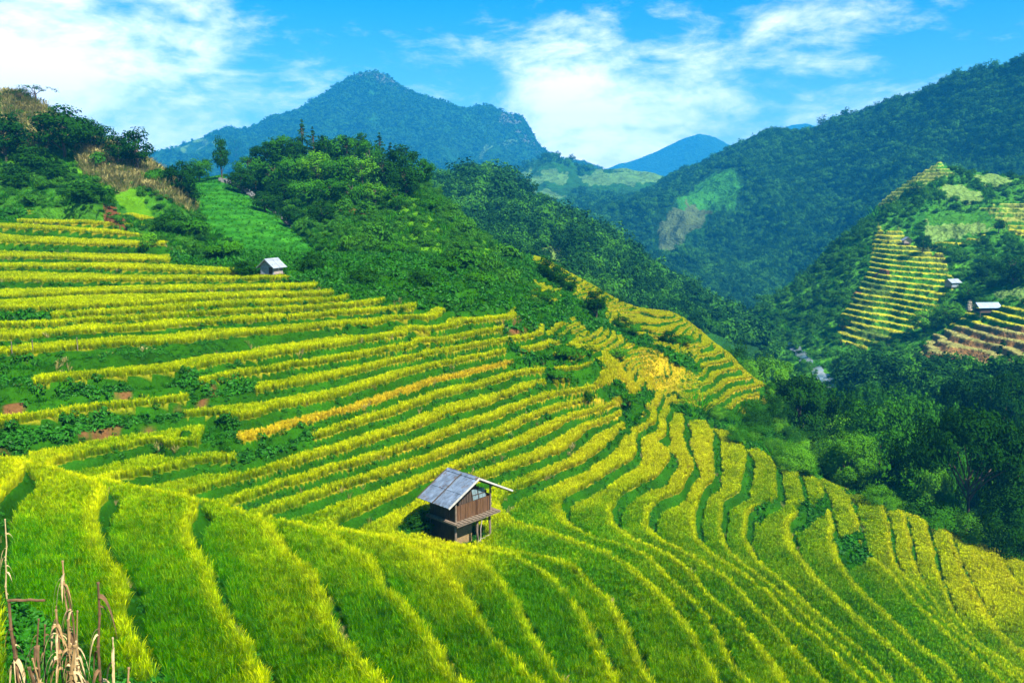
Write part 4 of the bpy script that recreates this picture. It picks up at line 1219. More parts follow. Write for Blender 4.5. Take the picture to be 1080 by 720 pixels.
for (u, vb, vt, w, kd) in [(290,200,166,36,'broad2'),(312,198,158,36,'broad2'),(335,196,156,36,'light'),(358,198,160,34,'broad2'),(382,200,160,36,'light'),(405,200,164,34,'broad'),(428,208,174,34,'broad'),
                           (270,208,178,32,'broad'),(300,216,186,34,'broad'),(325,218,184,36,'broad2'),(348,216,184,34,'broad2'),(372,218,186,32,'broad2'),(396,218,190,30,'light'),(280,224,200,30,'broad'),
                           (255,204,176,28,'broad'),(418,222,198,26,'broad2'),(345,178,140,28,'broad'),(366,178,140,28,'pine'),(310,180,142,28,'broad'),(390,180,144,26,'broad2'),(412,184,148,26,'pine'),
                           (340,236,212,30,'broad'),(310,240,216,28,'broad')]:
    add_tree(kd, u, vb, vt, 'one of the green trees crowded together over the upper knoll', 'trees crowded over the upper knoll', w=w)
for a in [('bush', 452, 222, 204, 'light bush on the sunlit right side of the knoll'),('darkbush', 535, 268, 246, 'dark tree-like bush on the knoll edge before the forested ridge'),('darkbush', 330, 285, 262, 'dark bush in the shaded gully left of the knoll'),
          ('bush', 505, 300, 282, 'green bush low on the sunny side of the knoll'),('darkbush', 445, 300, 284, 'dark bush in the middle of the knoll slope'),('darkbush', 385, 300, 280, 'dark bush above the green terraces of the gully'),
          ('bush', 470, 285, 268, 'round green bush below the red earth scar'),('bush', 415, 268, 250, 'green bush under the knoll wood')]:
    add_tree(*a, group='bushes on the knoll', w=30)

SPR = 'trees on the terraced spur'
for a in [
    ('broad', 973, 267, 244, 'dark round tree by the upper field hut on the spur', SPR, 15),
    ('tall', 1053, 246, 230, 'dark tree under the wide yellow field at right', SPR, 10),
    ('broad', 889, 347, 330, 'dark tree at the left foot of the spur terraces', SPR, 16),
    ('darkbush', 1038, 292, 270, 'dark tree on the open slope above the long hut', SPR, 16),
    ('light', 975, 352, 324, 'feathery light tree between the two terraced fields', SPR, 30),
    ('light', 1000, 340, 316, 'feathery tree left of the long hut', SPR, 28),
    ('broad2', 1020, 318, 298, 'tree behind the long hut', SPR, 20),
    ('broad', 1068, 300, 268, 'large dark tree at the right edge above the long hut', SPR, 36),
]:
    add_tree(*a[:5], group=a[5], w=a[6])
# ================================================================== HUTS, STALKS, WALL
class MB:
    def __init__(s): s.v, s.f = [], []
    def hexa(s, pts):                                  # 8 corners: bottom 4 then top 4
        b = len(s.v); s.v += [tuple(p) for p in pts]
        s.f += [tuple(b + i for i in q) for q in ((0, 3, 2, 1), (4, 5, 6, 7), (0, 1, 5, 4), (1, 2, 6, 5), (2, 3, 7, 6), (3, 0, 4, 7))]
    def box(s, x0, x1, y0, y1, z0, z1):
        s.hexa([(x0, y0, z0), (x1, y0, z0), (x1, y1, z0), (x0, y1, z0), (x0, y0, z1), (x1, y0, z1), (x1, y1, z1), (x0, y1, z1)])
    def slab(s, quad, th):                             # quad of 3d points, thickness downwards along its normal
        q = [Vector(p) for p in quad]; n = (q[1] - q[0]).cross(q[3] - q[0]).normalized()
        s.hexa([p - n * th for p in q] + q)
    def bar(s, a, b, r0, r1=None, n=7, wob=0, seed=0):
        g = np.random.default_rng(seed); a = Vector(a); b = Vector(b); d = b - a; m = 5 if wob else 1
        ax = d.normalized(); u_ = ax.orthogonal().normalized(); w_ = ax.cross(u_); r1 = r0 if r1 is None else r1
        base = len(s.v)
        for i in range(m + 1):
            t_ = i / m; c_ = a + d * t_ + (u_ * g.normal(0, wob) + w_ * g.normal(0, wob) if 0 < i < m else Vector())
            r_ = r0 + (r1 - r0) * t_
            for k_ in range(n):
                q_ = 2 * math.pi * k_ / n; s.v.append(tuple(c_ + (u_ * math.cos(q_) + w_ * math.sin(q_)) * r_))
        for i in range(m):
            for k_ in range(n): s.f.append((base + i * n + k_, base + i * n + (k_ + 1) % n, base + (i + 1) * n + (k_ + 1) % n, base + (i + 1) * n + k_))
        s.f.append(tuple(base + k_ for k_ in reversed(range(n)))); s.f.append(tuple(base + m * n + k_ for k_ in range(n)))
    def build(s, name, mat, parent=None, label=None):
        me = bpy.data.meshes.new(name); me.from_pydata(s.v, [], s.f); me.update(); me.materials.append(mat)
        o = link(name, me, parent)
        if label: o['label'] = label
        return o


m_sheet = flat_mat('weathered_roof_sheet', (0.155, 0.20, 0.26), 0.5, 0.2, 0.4, noise=3.5, amp=.45, bump=.15, stretch=(1, .35, 1))
# rust and lichen stains on the sheets
_t = NT(m_sheet.node_tree); _b = [n for n in m_sheet.node_tree.nodes if n.type == 'BSDF_PRINCIPLED'][0]; _src = _b.inputs['Base Color'].links[0].from_socket
_tc = _t.n('ShaderNodeTexCoord').outputs['Object']
_c = _t.mix(_t.ramp(_t.noise(1.7, 7, _tc, .7), .54, .68), _src, (0.13, 0.075, 0.04))
_c = _t.mix(_t.ramp(_t.noise(6.0, 5, _tc, .7), .58, .66), _c, (0.07, 0.075, 0.07))
_t.l(_c, _b.inputs['Base Color'])
m_edge = flat_mat('pale_roof_edge', (0.40, 0.38, 0.33), 0.8, noise=5, amp=.25)
m_plank = flat_mat('brown_boards', (0.095, 0.046, 0.018), 0.75, noise=7, amp=.45, bump=.4, stretch=(2.5, 2.5, .3))
m_dark = flat_mat('dark_boards', (0.055, 0.036, 0.022), 0.85, noise=7, amp=.5, bump=.4, stretch=(2.5, 2.5, .3))
m_pole = flat_mat('grey_poles', (0.16, 0.12, 0.08), 0.85, noise=9, amp=.4, bump=.3)
m_mat = flat_mat('woven_panel', (0.22, 0.145, 0.06), 0.85, noise=18, amp=.4, bump=.4)
m_pane = flat_mat('pale_sheet', (0.15, 0.21, 0.22), 0.6, 0.05, 0.3, noise=6, amp=.25)
m_white = flat_mat('whitewashed_panel', (0.2, 0.24, 0.27), 0.7, noise=6, amp=.3)
m_tan = flat_mat('tan_panel', (0.30, 0.24, 0.19), 0.8, noise=6, amp=.3)


def sheet_roof(root, rx0, rx1, hw_l, hw_r, zr, drop_l, drop_r, mat, nl=2, seams=True, ribs=True, edge=True, sag=.03):
    """pitched roof; ridge along local x, left slope to -y, right slope to +y; corrugated sheets"""
    rf = MB(); g = np.random.default_rng(5)
    for sgn, hw, dr in ((-1, hw_l, drop_l), (1, hw_r, drop_r)):
        for j in range(nl):
            a = rx0 + (rx1 - rx0) * j / nl + (.018 if j else 0); b = rx0 + (rx1 - rx0) * (j + 1) / nl - (.018 if j < nl - 1 else 0)
            for s0, s1, lift in ((0.0, .56, .0), (.52, 1.0, -.022)):
                n = 9 if ribs else 1
                for i in range(n):
                    xa = a + (b - a) * i / n; xb = a + (b - a) * (i + 1) / n; up = .014 if i % 2 else 0
                    z0 = zr - dr * s0 + lift + up + sag * g.normal() * .15; z1 = zr - dr * s1 + lift + up
                    q = [(xa, sgn * hw * s0, z0), (xb, sgn * hw * s0, z0), (xb, sgn * hw * s1, z1), (xa, sgn * hw * s1, z1)]
                    if sgn < 0: q = [q[1], q[0], q[3], q[2]]
                    rf.slab(q, .03)
    r = rf.build('roof', mat, root)
    cap = MB()
    for sgn, hw, dr in ((-1, hw_l, drop_l), (1, hw_r, drop_r)):
        q = [(rx0, 0, zr + .05), (rx1, 0, zr + .05), (rx1, sgn * .17, zr + .045 - dr * .17 / hw), (rx0, sgn * .17, zr + .045 - dr * .17 / hw)]
        if sgn < 0: q = [q[1], q[0], q[3], q[2]]
        cap.slab(q, .02)
    cap.build('ridge_cap', mat, r)
    if edge:
        e = MB()
        for sgn, hw, dr in ((-1, hw_l, drop_l), (1, hw_r, drop_r)):
            q = [(rx1 + .01, 0, zr + .035), (rx1 + .06, 0, zr + .035), (rx1 + .06, sgn * hw * 1.02, zr - dr * 1.02 + .03), (rx1 + .01, sgn * hw * 1.02, zr - dr * 1.02 + .03)]
            if sgn < 0: q = [q[1], q[0], q[3], q[2]]
            e.slab(q, .09)
        e.build('edge_board', m_edge, r)
    if seams:
        sm = MB()
        for sgn, hw, dr in ((-1, hw_l, drop_l), (1, hw_r, drop_r)):
            for xx in (rx0 + (rx1 - rx0) / 2, rx0 + .03):
                sm.bar((xx, sgn * .1, zr + .06 - dr * .1 / hw), (xx + .03, sgn * hw * 1.03, zr - dr * 1.03 + .05), .028, n=6, wob=.008, seed=3)
        sm.build('batten', m_dark, r)
    return r


# ---- the near field hut. local x runs along the ridge towards the front gable, local y to the gable's right
hp = P(486, 563, 44.6)
hz = float(near_z(np.array([hp[0]]), np.array([hp[1]]))[0])
hut = bpy.data.objects.new('field_hut', None); COL.objects.link(hut)
hut.location = (hp[0], hp[1], hz - .08)
hut.rotation_euler = (0, 0, math.atan2(-.69, .73))
tag(hut, 'near stilted field hut with blue-grey sheet roof and brown board gable', 'hut', 'field huts')
pf, eav, rid = 1.66, 1.02, 2.25         # platform above ground, eaves and ridge above platform
x0, x1, y0, y1 = -1.0, .98, -1.3, 1.28
z0 = pf
posts = [(x0, y0), (x1, y0), (x0, y1), (x1, y1), (x1 + .12, .2)]
for i, (px, py) in enumerate(posts):
    m = MB(); m.bar((px, py, -.5), (px, py, z0 + .05), .075, .07, wob=.012, seed=i); m.build('stilt', m_pole, hut)
m = MB(); m.box(x0 - .15, x1 + .42, y0 - .25, y1 + .42, z0 - .1, z0)
for i in range(12):
    yy = y0 - .2 + i * .262; m.box(x0 - .12, x1 + .46, yy, yy + .2, z0 + .003, z0 + .035)
m.build('platform', m_pole, hut)
def gable_wall(x, th, mat, name, ztop_l, ztop_r):
    m = MB(); n = 14
    for i in range(n):
        ya = y0 + (y1 - y0) * i / n + .006; yb = y0 + (y1 - y0) * (i + 1) / n - .006; off = (i % 3) * .007
        m.box(x - th + off, x + off, ya, yb, z0 + .036, z0 + .86)
    return m.build(name, mat, hut)
fw = gable_wall(x1, .035, m_plank, 'front_wall', 0, 0)
dr = MB()
for i in range(3): dr.box(x1 + .022, x1 + .05, .32 + i * .2, .32 + i * .2 + .185, z0 + .04, z0 + .84)
dr.bar((x1 + .06, .28, z0 + .04), (x1 + .06, .28, z0 + .88), .03); dr.build('door', m_plank, hut, 'board door at the right of the gable')
gable_wall(x0, .035, m_dark, 'back_wall', 0, 0)
m = MB()
for i in range(10):
    xa = x0 + (x1 - x0) * i / 10 + .005; xb = x0 + (x1 - x0) * (i + 1) / 10 - .005
    m.box(xa, xb, y0 - .03 - (i % 2) * .008, y0 - (i % 2) * .008, z0 + .036, z0 + .95)
m.build('side_wall', m_dark, hut)
m = MB()
for i in range(10):
    xa = x0 + (x1 - x0) * i / 10 + .005; xb = x0 + (x1 - x0) * (i + 1) / 10 - .005
    m.box(xa, xb, y1 + (i % 2) * .008, y1 + .03 + (i % 2) * .008, z0 + .036, z0 + .95)
m.build('side_wall', m_plank, hut)
# upper gable: dark slats and a pale sheet nailed across it
m = MB()
for i in range(11):
    ya = -1.02 + i * .19; yc = ya + .09; top = 1.85 - abs(yc) * .62
    m.box(x1 - .05, x1 - .02, ya, ya + .17, z0 + .87, z0 + top)
m.build('gable_slats', m_dark, hut)
m = MB()
for i in range(4):
    a_ = .02 + i * .24
    m.hexa([(x1 - .012, a_, z0 + .9 - i * .0), (x1 + .012, a_, z0 + .9), (x1 + .012, a_ + .225, z0 + .9), (x1 - .012, a_ + .225, z0 + .9),
            (x1 - .012, a_ - .12, z0 + 1.5 - i * .02), (x1 + .012, a_ - .12, z0 + 1.5 - i * .02), (x1 + .012, a_ + .1, z0 + 1.5 - i * .02), (x1 - .012, a_ + .1, z0 + 1.5 - i * .02)])
pn = m.build('gable_sheet', m_pane, hut, 'pale blue-green sheet across the gable')
m = MB(); m.bar((x1 + .03, -.1, z0 + 1.2), (x1 + .03, .98, z0 + 1.16), .02); m.bar((x1 + .03, .42, z0 + .88), (x1 + .03, .30, z0 + 1.52), .018); m.build('batten', m_dark, pn)
rf = sheet_roof(hut, x0 - .02, x1 + .48, 2.2, 2.55, z0 + rid, 1.08, 1.3, m_sheet)
m = MB()
for yy, zz in ((-1.35, z0 + rid - .74), (1.35, z0 + rid - .76), (0, z0 + rid - .06), (-2.0, z0 + rid - 1.06), (2.3, z0 + rid - 1.25)):
    m.bar((x0 + .03, yy, zz), (x1 + .42, yy, zz), .045, wob=.008)
for xx in (x0 + .1, x1 + .3):
    m.bar((xx, 0, z0 + rid - .06), (xx, -2.12, z0 + rid - 1.13), .04); m.bar((xx, 0, z0 + rid - .06), (xx, 2.5, z0 + rid - 1.36), .04)
m.build('rafter', m_pole, hut)
for py in (y0, y1):
    m = MB(); m.bar((x1 + .04, py, z0), (x1 + .04, py, z0 + 1.45), .06, .05); m.build('corner_post', m_pole, hut)
m = MB(); m.box(x1 - .5, x1 - .46, y0 + .1, .35, .02, z0 - .62); m.build('lower_panel', m_mat, hut, 'woven tan panel under the floor')
m = MB(); m.box(x0, x1 - .1, y0 - .02, y0 + .02, -.1, z0 - .12); m.box(x0 - .02, x0 + .02, y0 + .1, y1 - .1, -.1, z0 - .12); m.box(x0 + .3, x0 + .34, .2, y1 - .08, -.1, z0 - .13); m.build('lower_wall', m_dark, hut)
m = MB(); m.bar((x1 + .55, .05, -.1), (x1 + .30, .42, z0 + .02), .022, wob=.03, seed=8); m.bar((x1 + .42, .22, .45), (x1 + .62, .62, .62), .016, wob=.03, seed=9); m.bar((x1 + .44, .2, .5), (x1 + .5, -.2, .34), .014, wob=.02, seed=10)
m.build('leaning_branch', m_tan, hut)

# ---- small huts: gable front towards local +x
def small_hut(name, u, v, heading, L_, W_, H_, rise, label, wall_f, wall_s, roof_m, over=.25, stilt=.4, opening=None, d=None, open_side=False):
    h = hit(u, v); loc = np.array(h[0])
    o = bpy.data.objects.new(name, None); COL.objects.link(o); o.location = (loc[0], loc[1], loc[2] + .02); o.rotation_euler = (0, 0, heading)
    tag(o, label, 'hut', 'field huts')
    hl, hw = L_ / 2, W_ / 2
    for sx in (-1, 1):
        for sy in (-1, 1):
            m = MB(); m.bar((sx * hl * .92, sy * hw * .92, -.6), (sx * hl * .92, sy * hw * .92, stilt + (H_ if open_side else 0)), .06); m.build('stilt', m_pole, o)
    m = MB(); m.box(-hl - .08, hl + .08, -hw - .08, hw + .08, stilt - .07, stilt); m.build('platform', m_pole, o)
    def gab(x_):
        m = MB(); b = len(m.v)
        for xx in (x_ - .03, x_ + .03): m.v += [(xx, -hw, stilt + .003), (xx, hw, stilt + .003), (xx, hw, stilt + H_), (xx, 0, stilt + H_ + rise * .92), (xx, -hw, stilt + H_)]
        m.f += [(0, 1, 2, 3, 4), (9, 8, 7, 6, 5)] + [(i, i + 5, (i + 1) % 5 + 5, (i + 1) % 5) for i in range(5)]
        return m
    if not open_side: gab(hl - .03).build('front_wall', wall_f, o)
    gab(-hl + .03).build('back_wall', m_dark if open_side else wall_f, o)
    for sy in (-1, 1):
        m = MB(); m.box(-hl + .065, hl - .065, sy * hw - .03, sy * hw + .03, stilt + .003, stilt + H_ * (.45 if open_side else .97)); m.build('side_wall', wall_s, o)
    if opening:
        m = MB(); ya, yb, za, zb = opening; m.box(hl + .003, hl + .02, ya, yb, stilt + za, stilt + zb); m.build('doorway', m_dark, o, 'dark open doorway')
    rr = (rise + over * rise / hw)
    sheet_roof(o, -hl - over, hl + over, hw + over, hw + over, stilt + H_ + rise, rr, rr, roof_m, 2, False, False, False, 0)
    return o
m_brightroof = flat_mat('bright_roof_sheet', (0.30, 0.33, 0.36), 0.5, 0.2, 0.4, noise=3, amp=.2)
m_blueroof = flat_mat('blue_roof_sheet', (0.30, 0.40, 0.50), 0.5, 0.2, 0.4, noise=2, amp=.2)
small_hut('field_hut', 287, 292, R(-112), 1.35, 1.35, .78, .52, 'small upper hut with bright tin roof at the end of the left terraces', m_white, m_tan, m_brightroof, .28, .28, (.22, .6, .05, .6))
small_hut('field_hut', 956, 258, R(-100), 2.2, 2.0, 1.1, .7, 'tiny white-roofed hut highest among the spur terraces', m_tan, m_tan, m_brightroof, .4, .4)
small_hut('field_hut', 1004, 304, R(-160), 2.6, 2.1, 1.3, .6, 'pale grey hut at the right edge of the big spur terraces', m_tan, m_white, m_brightroof, .4, .4)
small_hut('field_hut', 1040, 331, R(-175), 4.4, 2.2, 1.3, .7, 'long blue-grey roofed open hut above the brown terraces', m_dark, m_dark, m_blueroof, .45, .5, None, None, True)

# ---- straw stack by the long hut
h = hit(1022, 328)
if h:
    g = np.random.default_rng(3)
    a = g.uniform(0, 6.28, 500); q = np.sqrt(g.uniform(0, 1, 500)); zz = g.uniform(0, 1, 500) * (1 - q ** 2)
    c_ = np.stack([q * np.cos(a) * .9, q * np.sin(a) * .9, zz * 2.4], -1)
    m_straw = flat_mat('dry_straw', (0.36, 0.30, 0.20), .9, noise=9, amp=.4)
    o = link('straw_stack', quads('straw_stack', c_, np.stack([np.cos(a), np.sin(a), np.full(500, .4)], -1), np.full(500, .35), g, m_straw, 2.6)); o.location = h[0]
    tag(o, 'pale straw stack left of the long blue-grey hut', 'straw stack')

# ---- dry maize stalks at lower left
m_stalk = flat_mat('dry_maize', (0.27, 0.165, 0.06), .85, noise=14, amp=.5, bump=.3, stretch=(1, 1, .4))
m_stalk2 = flat_mat('dark_dry_maize', (0.13, 0.07, 0.028), .9, noise=14, amp=.5, bump=.3, stretch=(1, 1, .4))
m_husk = flat_mat('dry_husk', (0.46, 0.33, 0.15), .75, noise=10, amp=.35)
def dry_leaf(m, p, az, ln, wd, drop, seed):
    g = np.random.default_rng(seed); b = len(m.v); n = 6; tw = g.uniform(-1.2, 1.2)
    for i in range(n + 1):
        t_ = i / n; r_ = ln * (t_ - .25 * t_ * t_) * .75; z_ = ln * (.28 * t_ - (drop + .3) * t_ * t_)
        c_ = Vector(p) + Vector((math.cos(az) * r_, math.sin(az) * r_, z_)); s_ = Vector((-math.sin(az), math.cos(az), math.sin(tw + 2.2 * t_))).normalized() * wd * (1 - t_ ** 2) * .5
        up = Vector((0, 0, .012))
        m.v += [tuple(c_ - s_), tuple(c_ + up), tuple(c_ + s_)]
        if i: q = b + 3 * i; m.f += [(q - 3, q - 2, q + 1, q), (q - 2, q - 1, q + 2, q + 1)]
def stalk(u, v0, v1, d, lean, label, nl, mat, seed, r=.028, husk=True, bent=None):
    g = np.random.default_rng(seed); r = r * .85
    q = P(u, v0, d); gz = float(near_z(np.array([q[0]]), np.array([q[1]]))[0])
    H = ray(u, v1)[2] * d - gz
    o = bpy.data.objects.new('maize_stalk', None); COL.objects.link(o); o.location = (q[0], q[1], gz); tag(o, label, 'maize stalk', 'dry maize stalks')
    m = MB(); seg = 7; pts = []
    for i in range(seg + 1):
        t_ = i / seg; pts.append(Vector((lean * t_ * H + .03 * math.sin(3 * t_ + seed) + g.normal(0, .02), g.normal(0, .022), t_ * H - .05)))
    for i in range(seg):
        m.bar(pts[i], pts[i + 1], r * (1 - .45 * i / seg), r * (1 - .45 * (i + 1) / seg) * .92, 7)
        m.bar(pts[i + 1] - Vector((0, 0, .015)), pts[i + 1] + Vector((0, 0, .015)), r * 1.25 * (1 - .45 * i / seg), None, 7)
    if bent:
        m.bar(pts[-1], pts[-1] + Vector(bent), r * .62, r * .5, 7, wob=.012, seed=seed)
    m.build('stem', mat, o)
    for k_ in range(nl * 3):
        t_ = g.uniform(.18, .95); i = int(t_ * seg); p = pts[i].lerp(pts[min(i + 1, seg)], t_ * seg - i)
        lf = MB(); dry_leaf(lf, p, g.uniform(0, 6.28), g.uniform(.2, .55) * min(1, H), g.uniform(.03, .085), g.uniform(.8, 2.0), seed * 31 + k_); lf.build('leaf', m_husk if g.uniform() < .5 else mat, o)
    if husk:
        hk = MB(); p = pts[int(seg * .55)]; hk.bar(p, p + Vector((.1, -.05, -.22)), .035, .012, 7); hk.bar(p, p + Vector((.07, -.05, .1)), .035, .012, 7); hk.build('husk', m_husk, o)
    return o
stalk(17, 735, 628, 15.6, .02, 'thick brown stalk with a broken top folded sideways', 5, m_stalk2, 1, .05, True, (.62, -.05, .03))
stalk(28, 735, 648, 15.0, .10, 'thin dark stalk under the folded-over top', 3, m_stalk2, 2, .028, False)
stalk(40, 740, 676, 14.4, .22, 'short stalk with pale husks drooping at its top', 9, m_stalk, 3, .05)
stalk(56, 735, 640, 15.2, .05, 'pale shaggy stalk just right of the folded-over top', 9, m_stalk, 4, .035)
stalk(63, 735, 634, 16.2, .02, 'thin stalk between the shaggy one and the tallest one', 4, m_stalk2, 5, .022, False)
stalk(72, 735, 650, 15.0, .03, 'leafy stalk in front of the tallest one', 8, m_stalk, 6, .038)
stalk(77, 735, 587, 16.4, .01, 'tallest dry maize stalk of the cluster', 6, m_stalk, 7, .032)
stalk(88, 735, 618, 16.2, -.02, 'tattered stalk right of the tallest one', 7, m_stalk2, 8, .032)
stalk(106, 735, 610, 15.8, .03, 'separate brown stalk at the right end of the cluster', 6, m_stalk2, 9, .042)
stalk(113, 735, 668, 15.4, .06, 'low pale stalk beside the right-end stalk', 3, m_husk, 10, .024, False)
stalk(3, 596, 545, 28, .06, 'lone pale stalk leaning at the left edge, above the cluster', 2, m_husk, 11, .032, False)
stalk(130, 738, 702, 14.6, .05, 'short cut stub right of the cluster', 2, m_stalk, 12, .034, False)
stalk(3, 740, 705, 14.2, -.05, 'short stub at the lower left corner', 2, m_stalk, 13, .04, False)
stalk(48, 740, 700, 13.8, -.06, 'stub at the foot of the pale shaggy stalk', 4, m_stalk2, 14, .045)

for (u_, v_, d_, l_, m_, lab) in [(22, 690, 15.2, .12, m_stalk2, 'short leaning dark stalk under the folded-over arm'), (34, 668, 15.6, -.08, m_stalk, 'slender stalk right under the folded-over tip'), (46, 655, 16.0, .04, m_stalk2, 'dark stalk left of the pale shaggy one'),
                            (67, 672, 14.8, .10, m_husk, 'husk-coloured short stalk in front of the leafy one'), (83, 640, 15.6, .03, m_stalk, 'thin stalk close to the right of the tallest one'), (95, 662, 15.4, -.05, m_stalk2, 'dark short stalk before the separate right-end stalk'),
                            (60, 690, 14.4, -.12, m_stalk, 'lowest slanting stalk in the thick of the cluster')]:
    stalk(u_, 738, v_, d_, l_, lab, 5, m_, int(u_ * 7 + v_), .026, False)
# ---- dry-stone wall down the edge of the saddle field
wl = [(232, 190), (246, 194), (258, 200), (268, 208), (280, 217), (292, 226), (303, 234), (311, 240)]
m_stone = flat_mat('wall_stone', (0.13, 0.13, 0.12), .9, noise=2.5, amp=.4, bump=.4)
m = MB(); g = np.random.default_rng(12)
for i in range(len(wl) - 1):
    for k_ in range(9):
        t_ = k_ / 9; h = hit(wl[i][0] * (1 - t_) + wl[i + 1][0] * t_, wl[i][1] * (1 - t_) + wl[i + 1][1] * t_ + 1.5)
        if not h: continue
        for kk in range(2):
            s_ = g.uniform(.2, .38, 3); c_ = Vector(h[0]) + Vector((g.normal(0, .2), g.normal(0, .2), .1 + kk * .35)); rz = Matrix.Rotation(g.uniform(0, 3), 3, 'Z') @ Matrix.Rotation(g.normal(0, .3), 3, 'X')
            m.hexa([c_ + rz @ Vector((sx * s_[0] * (1 - .15 * (sz > 0)), sy * s_[1] * (1 - .15 * (sz > 0)), sz * s_[2] * .6)) for sz in (-1, 1) for sx, sy in ((-1, -1), (1, -1), (1, 1), (-1, 1))])
tag(m.build('stone_wall', m_stone), 'low rough stone wall along the right edge of the saddle field', 'stone wall')
# ---- short fence posts on the terrace at left
for i, (u, v) in enumerate([(13, 374), (35, 372), (82, 369)]):
    h = hit(u, v + 3)
    if h:
        m = MB(); m.bar(Vector((0, 0, -.2)), Vector((.02, 0, 1.0)), .03, .025, wob=.01, seed=i); o = m.build('fence_post', m_pole); o.location = h[0]
        tag(o, ['thin post nearest the left picture edge on a terrace rim', 'thin post between the other two on the terrace rim', 'thin post farthest right on the terrace rim at left'][i], 'post', 'thin posts on the terrace rim')
# ================================================================== LIGHT, SKY
SUN_AZ, SUN_EL = R(134), R(50)
sv = Vector((math.sin(SUN_AZ) * math.cos(SUN_EL), math.cos(SUN_AZ) * math.cos(SUN_EL), math.sin(SUN_EL)))
sl = bpy.data.lights.new('sun', 'SUN'); sl.energy = 5.0; sl.angle = R(0.5); sl.color = (1.0, 0.97, 0.90)
so = bpy.data.objects.new('sun', sl); COL.objects.link(so)
so.rotation_euler = sv.to_track_quat('Z', 'Y').to_euler()
so.location = sv * 300
w = bpy.data.worlds.new('World'); scene.world = w; w.use_nodes = True
w.node_tree.nodes.clear()
t = NT(w.node_tree)
out = t.n('ShaderNodeOutputWorld')
sky = t.n('ShaderNodeTexSky', sky_type='NISHITA'); sky.sun_disc = False
sky.sun_elevation = SUN_EL; sky.sun_rotation = SUN_AZ; sky.air_density = 1.0; sky.dust_density = 1.0; sky.ozone_density = 2.0; sky.altitude = 1200
hs = t.n('ShaderNodeHueSaturation'); hs.inputs['Saturation'].default_value = 1.6; hs.inputs['Hue'].default_value = 0.485
t.l(sky.outputs[0], hs.inputs['Color'])
dirn = t.n('ShaderNodeTexCoord').outputs['Generated']
mp = t.n('ShaderNodeMapping'); mp.inputs['Scale'].default_value = (1.0, 1.0, 2.6); mp.inputs['Location'].default_value = (3.1, 0.4, 1.7); t.l(dirn, mp.inputs[0])
n1 = t.n('ShaderNodeTexNoise'); n1.inputs['Scale'].default_value = 5.5; n1.inputs['Detail'].default_value = 9; n1.inputs['Roughness'].default_value = 0.62; n1.inputs['Distortion'].default_value = 0.5
t.l(mp.outputs[0], n1.inputs['Vector'])
n2 = t.n('ShaderNodeTexNoise'); n2.inputs['Scale'].default_value = 19; n2.inputs['Detail'].default_value = 6; n2.inputs['Roughness'].default_value = 0.6; n2.inputs['Distortion'].default_value = 0.3
t.l(mp.outputs[0], n2.inputs['Vector'])
dens = t.math('ADD', t.math('MULTIPLY', n1.outputs['Fac'], 0.75), t.math('MULTIPLY', n2.outputs['Fac'], 0.42))
bias = None
for (u, v, rad, amp) in [(-20, 40, 0.15, .22), (110, 120, .12, .16), (0, 110, .12, .14), (240,130,.12,.12), (615, 150, 0.12, .33), (585, 85, .05, .10), (700, 145, .1, .12), (400, 130, .14, .04), (850, 115, .14, .05), (800, 25, 0.09, .12), (850, 40, .05, .06),
                         (740, 100, .06, .08), (650, 30, .06, .08), (960, 90, .14, .08), (460, 60, .08, .06), (500, 110, .10, .03), (230, 20, .08, .10)]:
    dv = ray(u, v); dv = dv / np.linalg.norm(dv)
    vm = t.n('ShaderNodeVectorMath', operation='DISTANCE'); t.l(dirn, vm.inputs[0]); vm.inputs[1].default_value = tuple(dv)
    mr = t.n('ShaderNodeMapRange', interpolation_type='SMOOTHSTEP', clamp=True)
    t.l(vm.outputs['Value'], mr.inputs[0]); mr.inputs[1].default_value = 0; mr.inputs[2].default_value = rad * 1.5; mr.inputs[3].default_value = amp; mr.inputs[4].default_value = 0
    bias = mr.outputs[0] if bias is None else t.math('ADD', bias, mr.outputs[0])
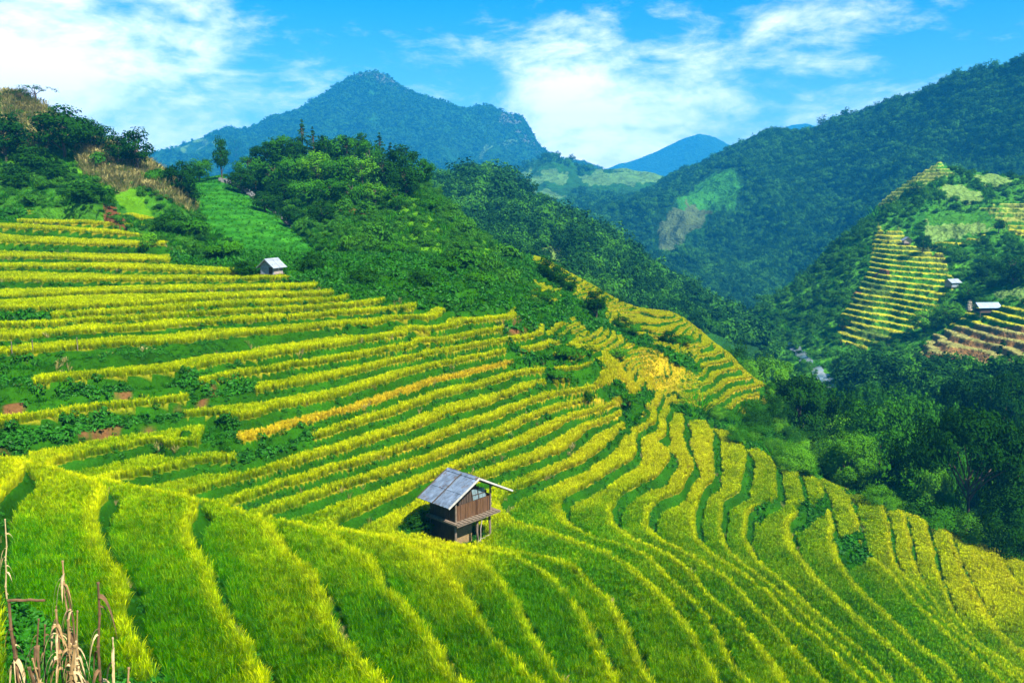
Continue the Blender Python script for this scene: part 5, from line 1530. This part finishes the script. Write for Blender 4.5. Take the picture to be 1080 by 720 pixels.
# the rest of the dome, out of the picture, has scattered cloud of its own
dens = t.math('ADD', dens, bias)
cl = t.n('ShaderNodeMapRange', interpolation_type='SMOOTHSTEP', clamp=True); t.l(dens, cl.inputs[0]); cl.inputs[1].default_value = 0.64; cl.inputs[2].default_value = 1.0
bgs = t.n('ShaderNodeBackground'); bgs.inputs[1].default_value = 0.065; t.l(hs.outputs[0], bgs.inputs[0])
bgc = t.n('ShaderNodeBackground'); bgc.inputs[0].default_value = (1.0, 1.0, 1.0, 1); bgc.inputs[1].default_value = 0.8
mx = t.n('ShaderNodeMixShader'); t.l(cl.outputs[0], mx.inputs[0]); t.l(bgs.outputs[0], mx.inputs[1]); t.l(bgc.outputs[0], mx.inputs[2])
t.l(mx.outputs[0], out.inputs[0])
# ------------------------------------------------------------------ air
HAZE = 0.00031
bx0, bx1, by0, by1, bz0, bz1 = -2400, 2400, -60, 3150, -125, 300
vs = [(x, y, z) for z in (bz0, bz1) for y in (by0, by1) for x in (bx0, bx1)]
fs = [(0, 2, 3, 1), (4, 5, 7, 6), (0, 1, 5, 4), (2, 6, 7, 3), (0, 4, 6, 2), (1, 3, 7, 5)]
hm = bpy.data.meshes.new('haze'); hm.from_pydata(vs, [], fs); hm.update()
m, t, out = newmat('haze_air')
pv = t.n('ShaderNodeVolumePrincipled'); pv.inputs['Color'].default_value = (0.03, 0.45, 1.0, 1)
pv.inputs['Density'].default_value = HAZE; pv.inputs['Anisotropy'].default_value = 0.0
t.l(pv.outputs[0], out.inputs['Volume'])
hm.materials.append(m)
ho = link('haze', hm); tag(ho, 'blue air thickening over the far valley', 'haze', kind='stuff')

vs_ = scene.view_settings
scene.display_settings.display_device = 'sRGB'
vs_.view_transform = 'Standard'; vs_.look = 'None'; vs_.exposure = 1.35; vs_.gamma = 1.0; vs_.use_curve_mapping = False
scene.render.engine = 'CYCLES'
c = scene.cycles
c.max_bounces = 5; c.diffuse_bounces = 2; c.glossy_bounces = 1; c.transmission_bounces = 3; c.volume_bounces = 1; c.transparent_max_bounces = 4
c.use_adaptive_sampling = True; c.adaptive_threshold = 0.02; c.use_denoising = True
c.sample_clamp_indirect = 4
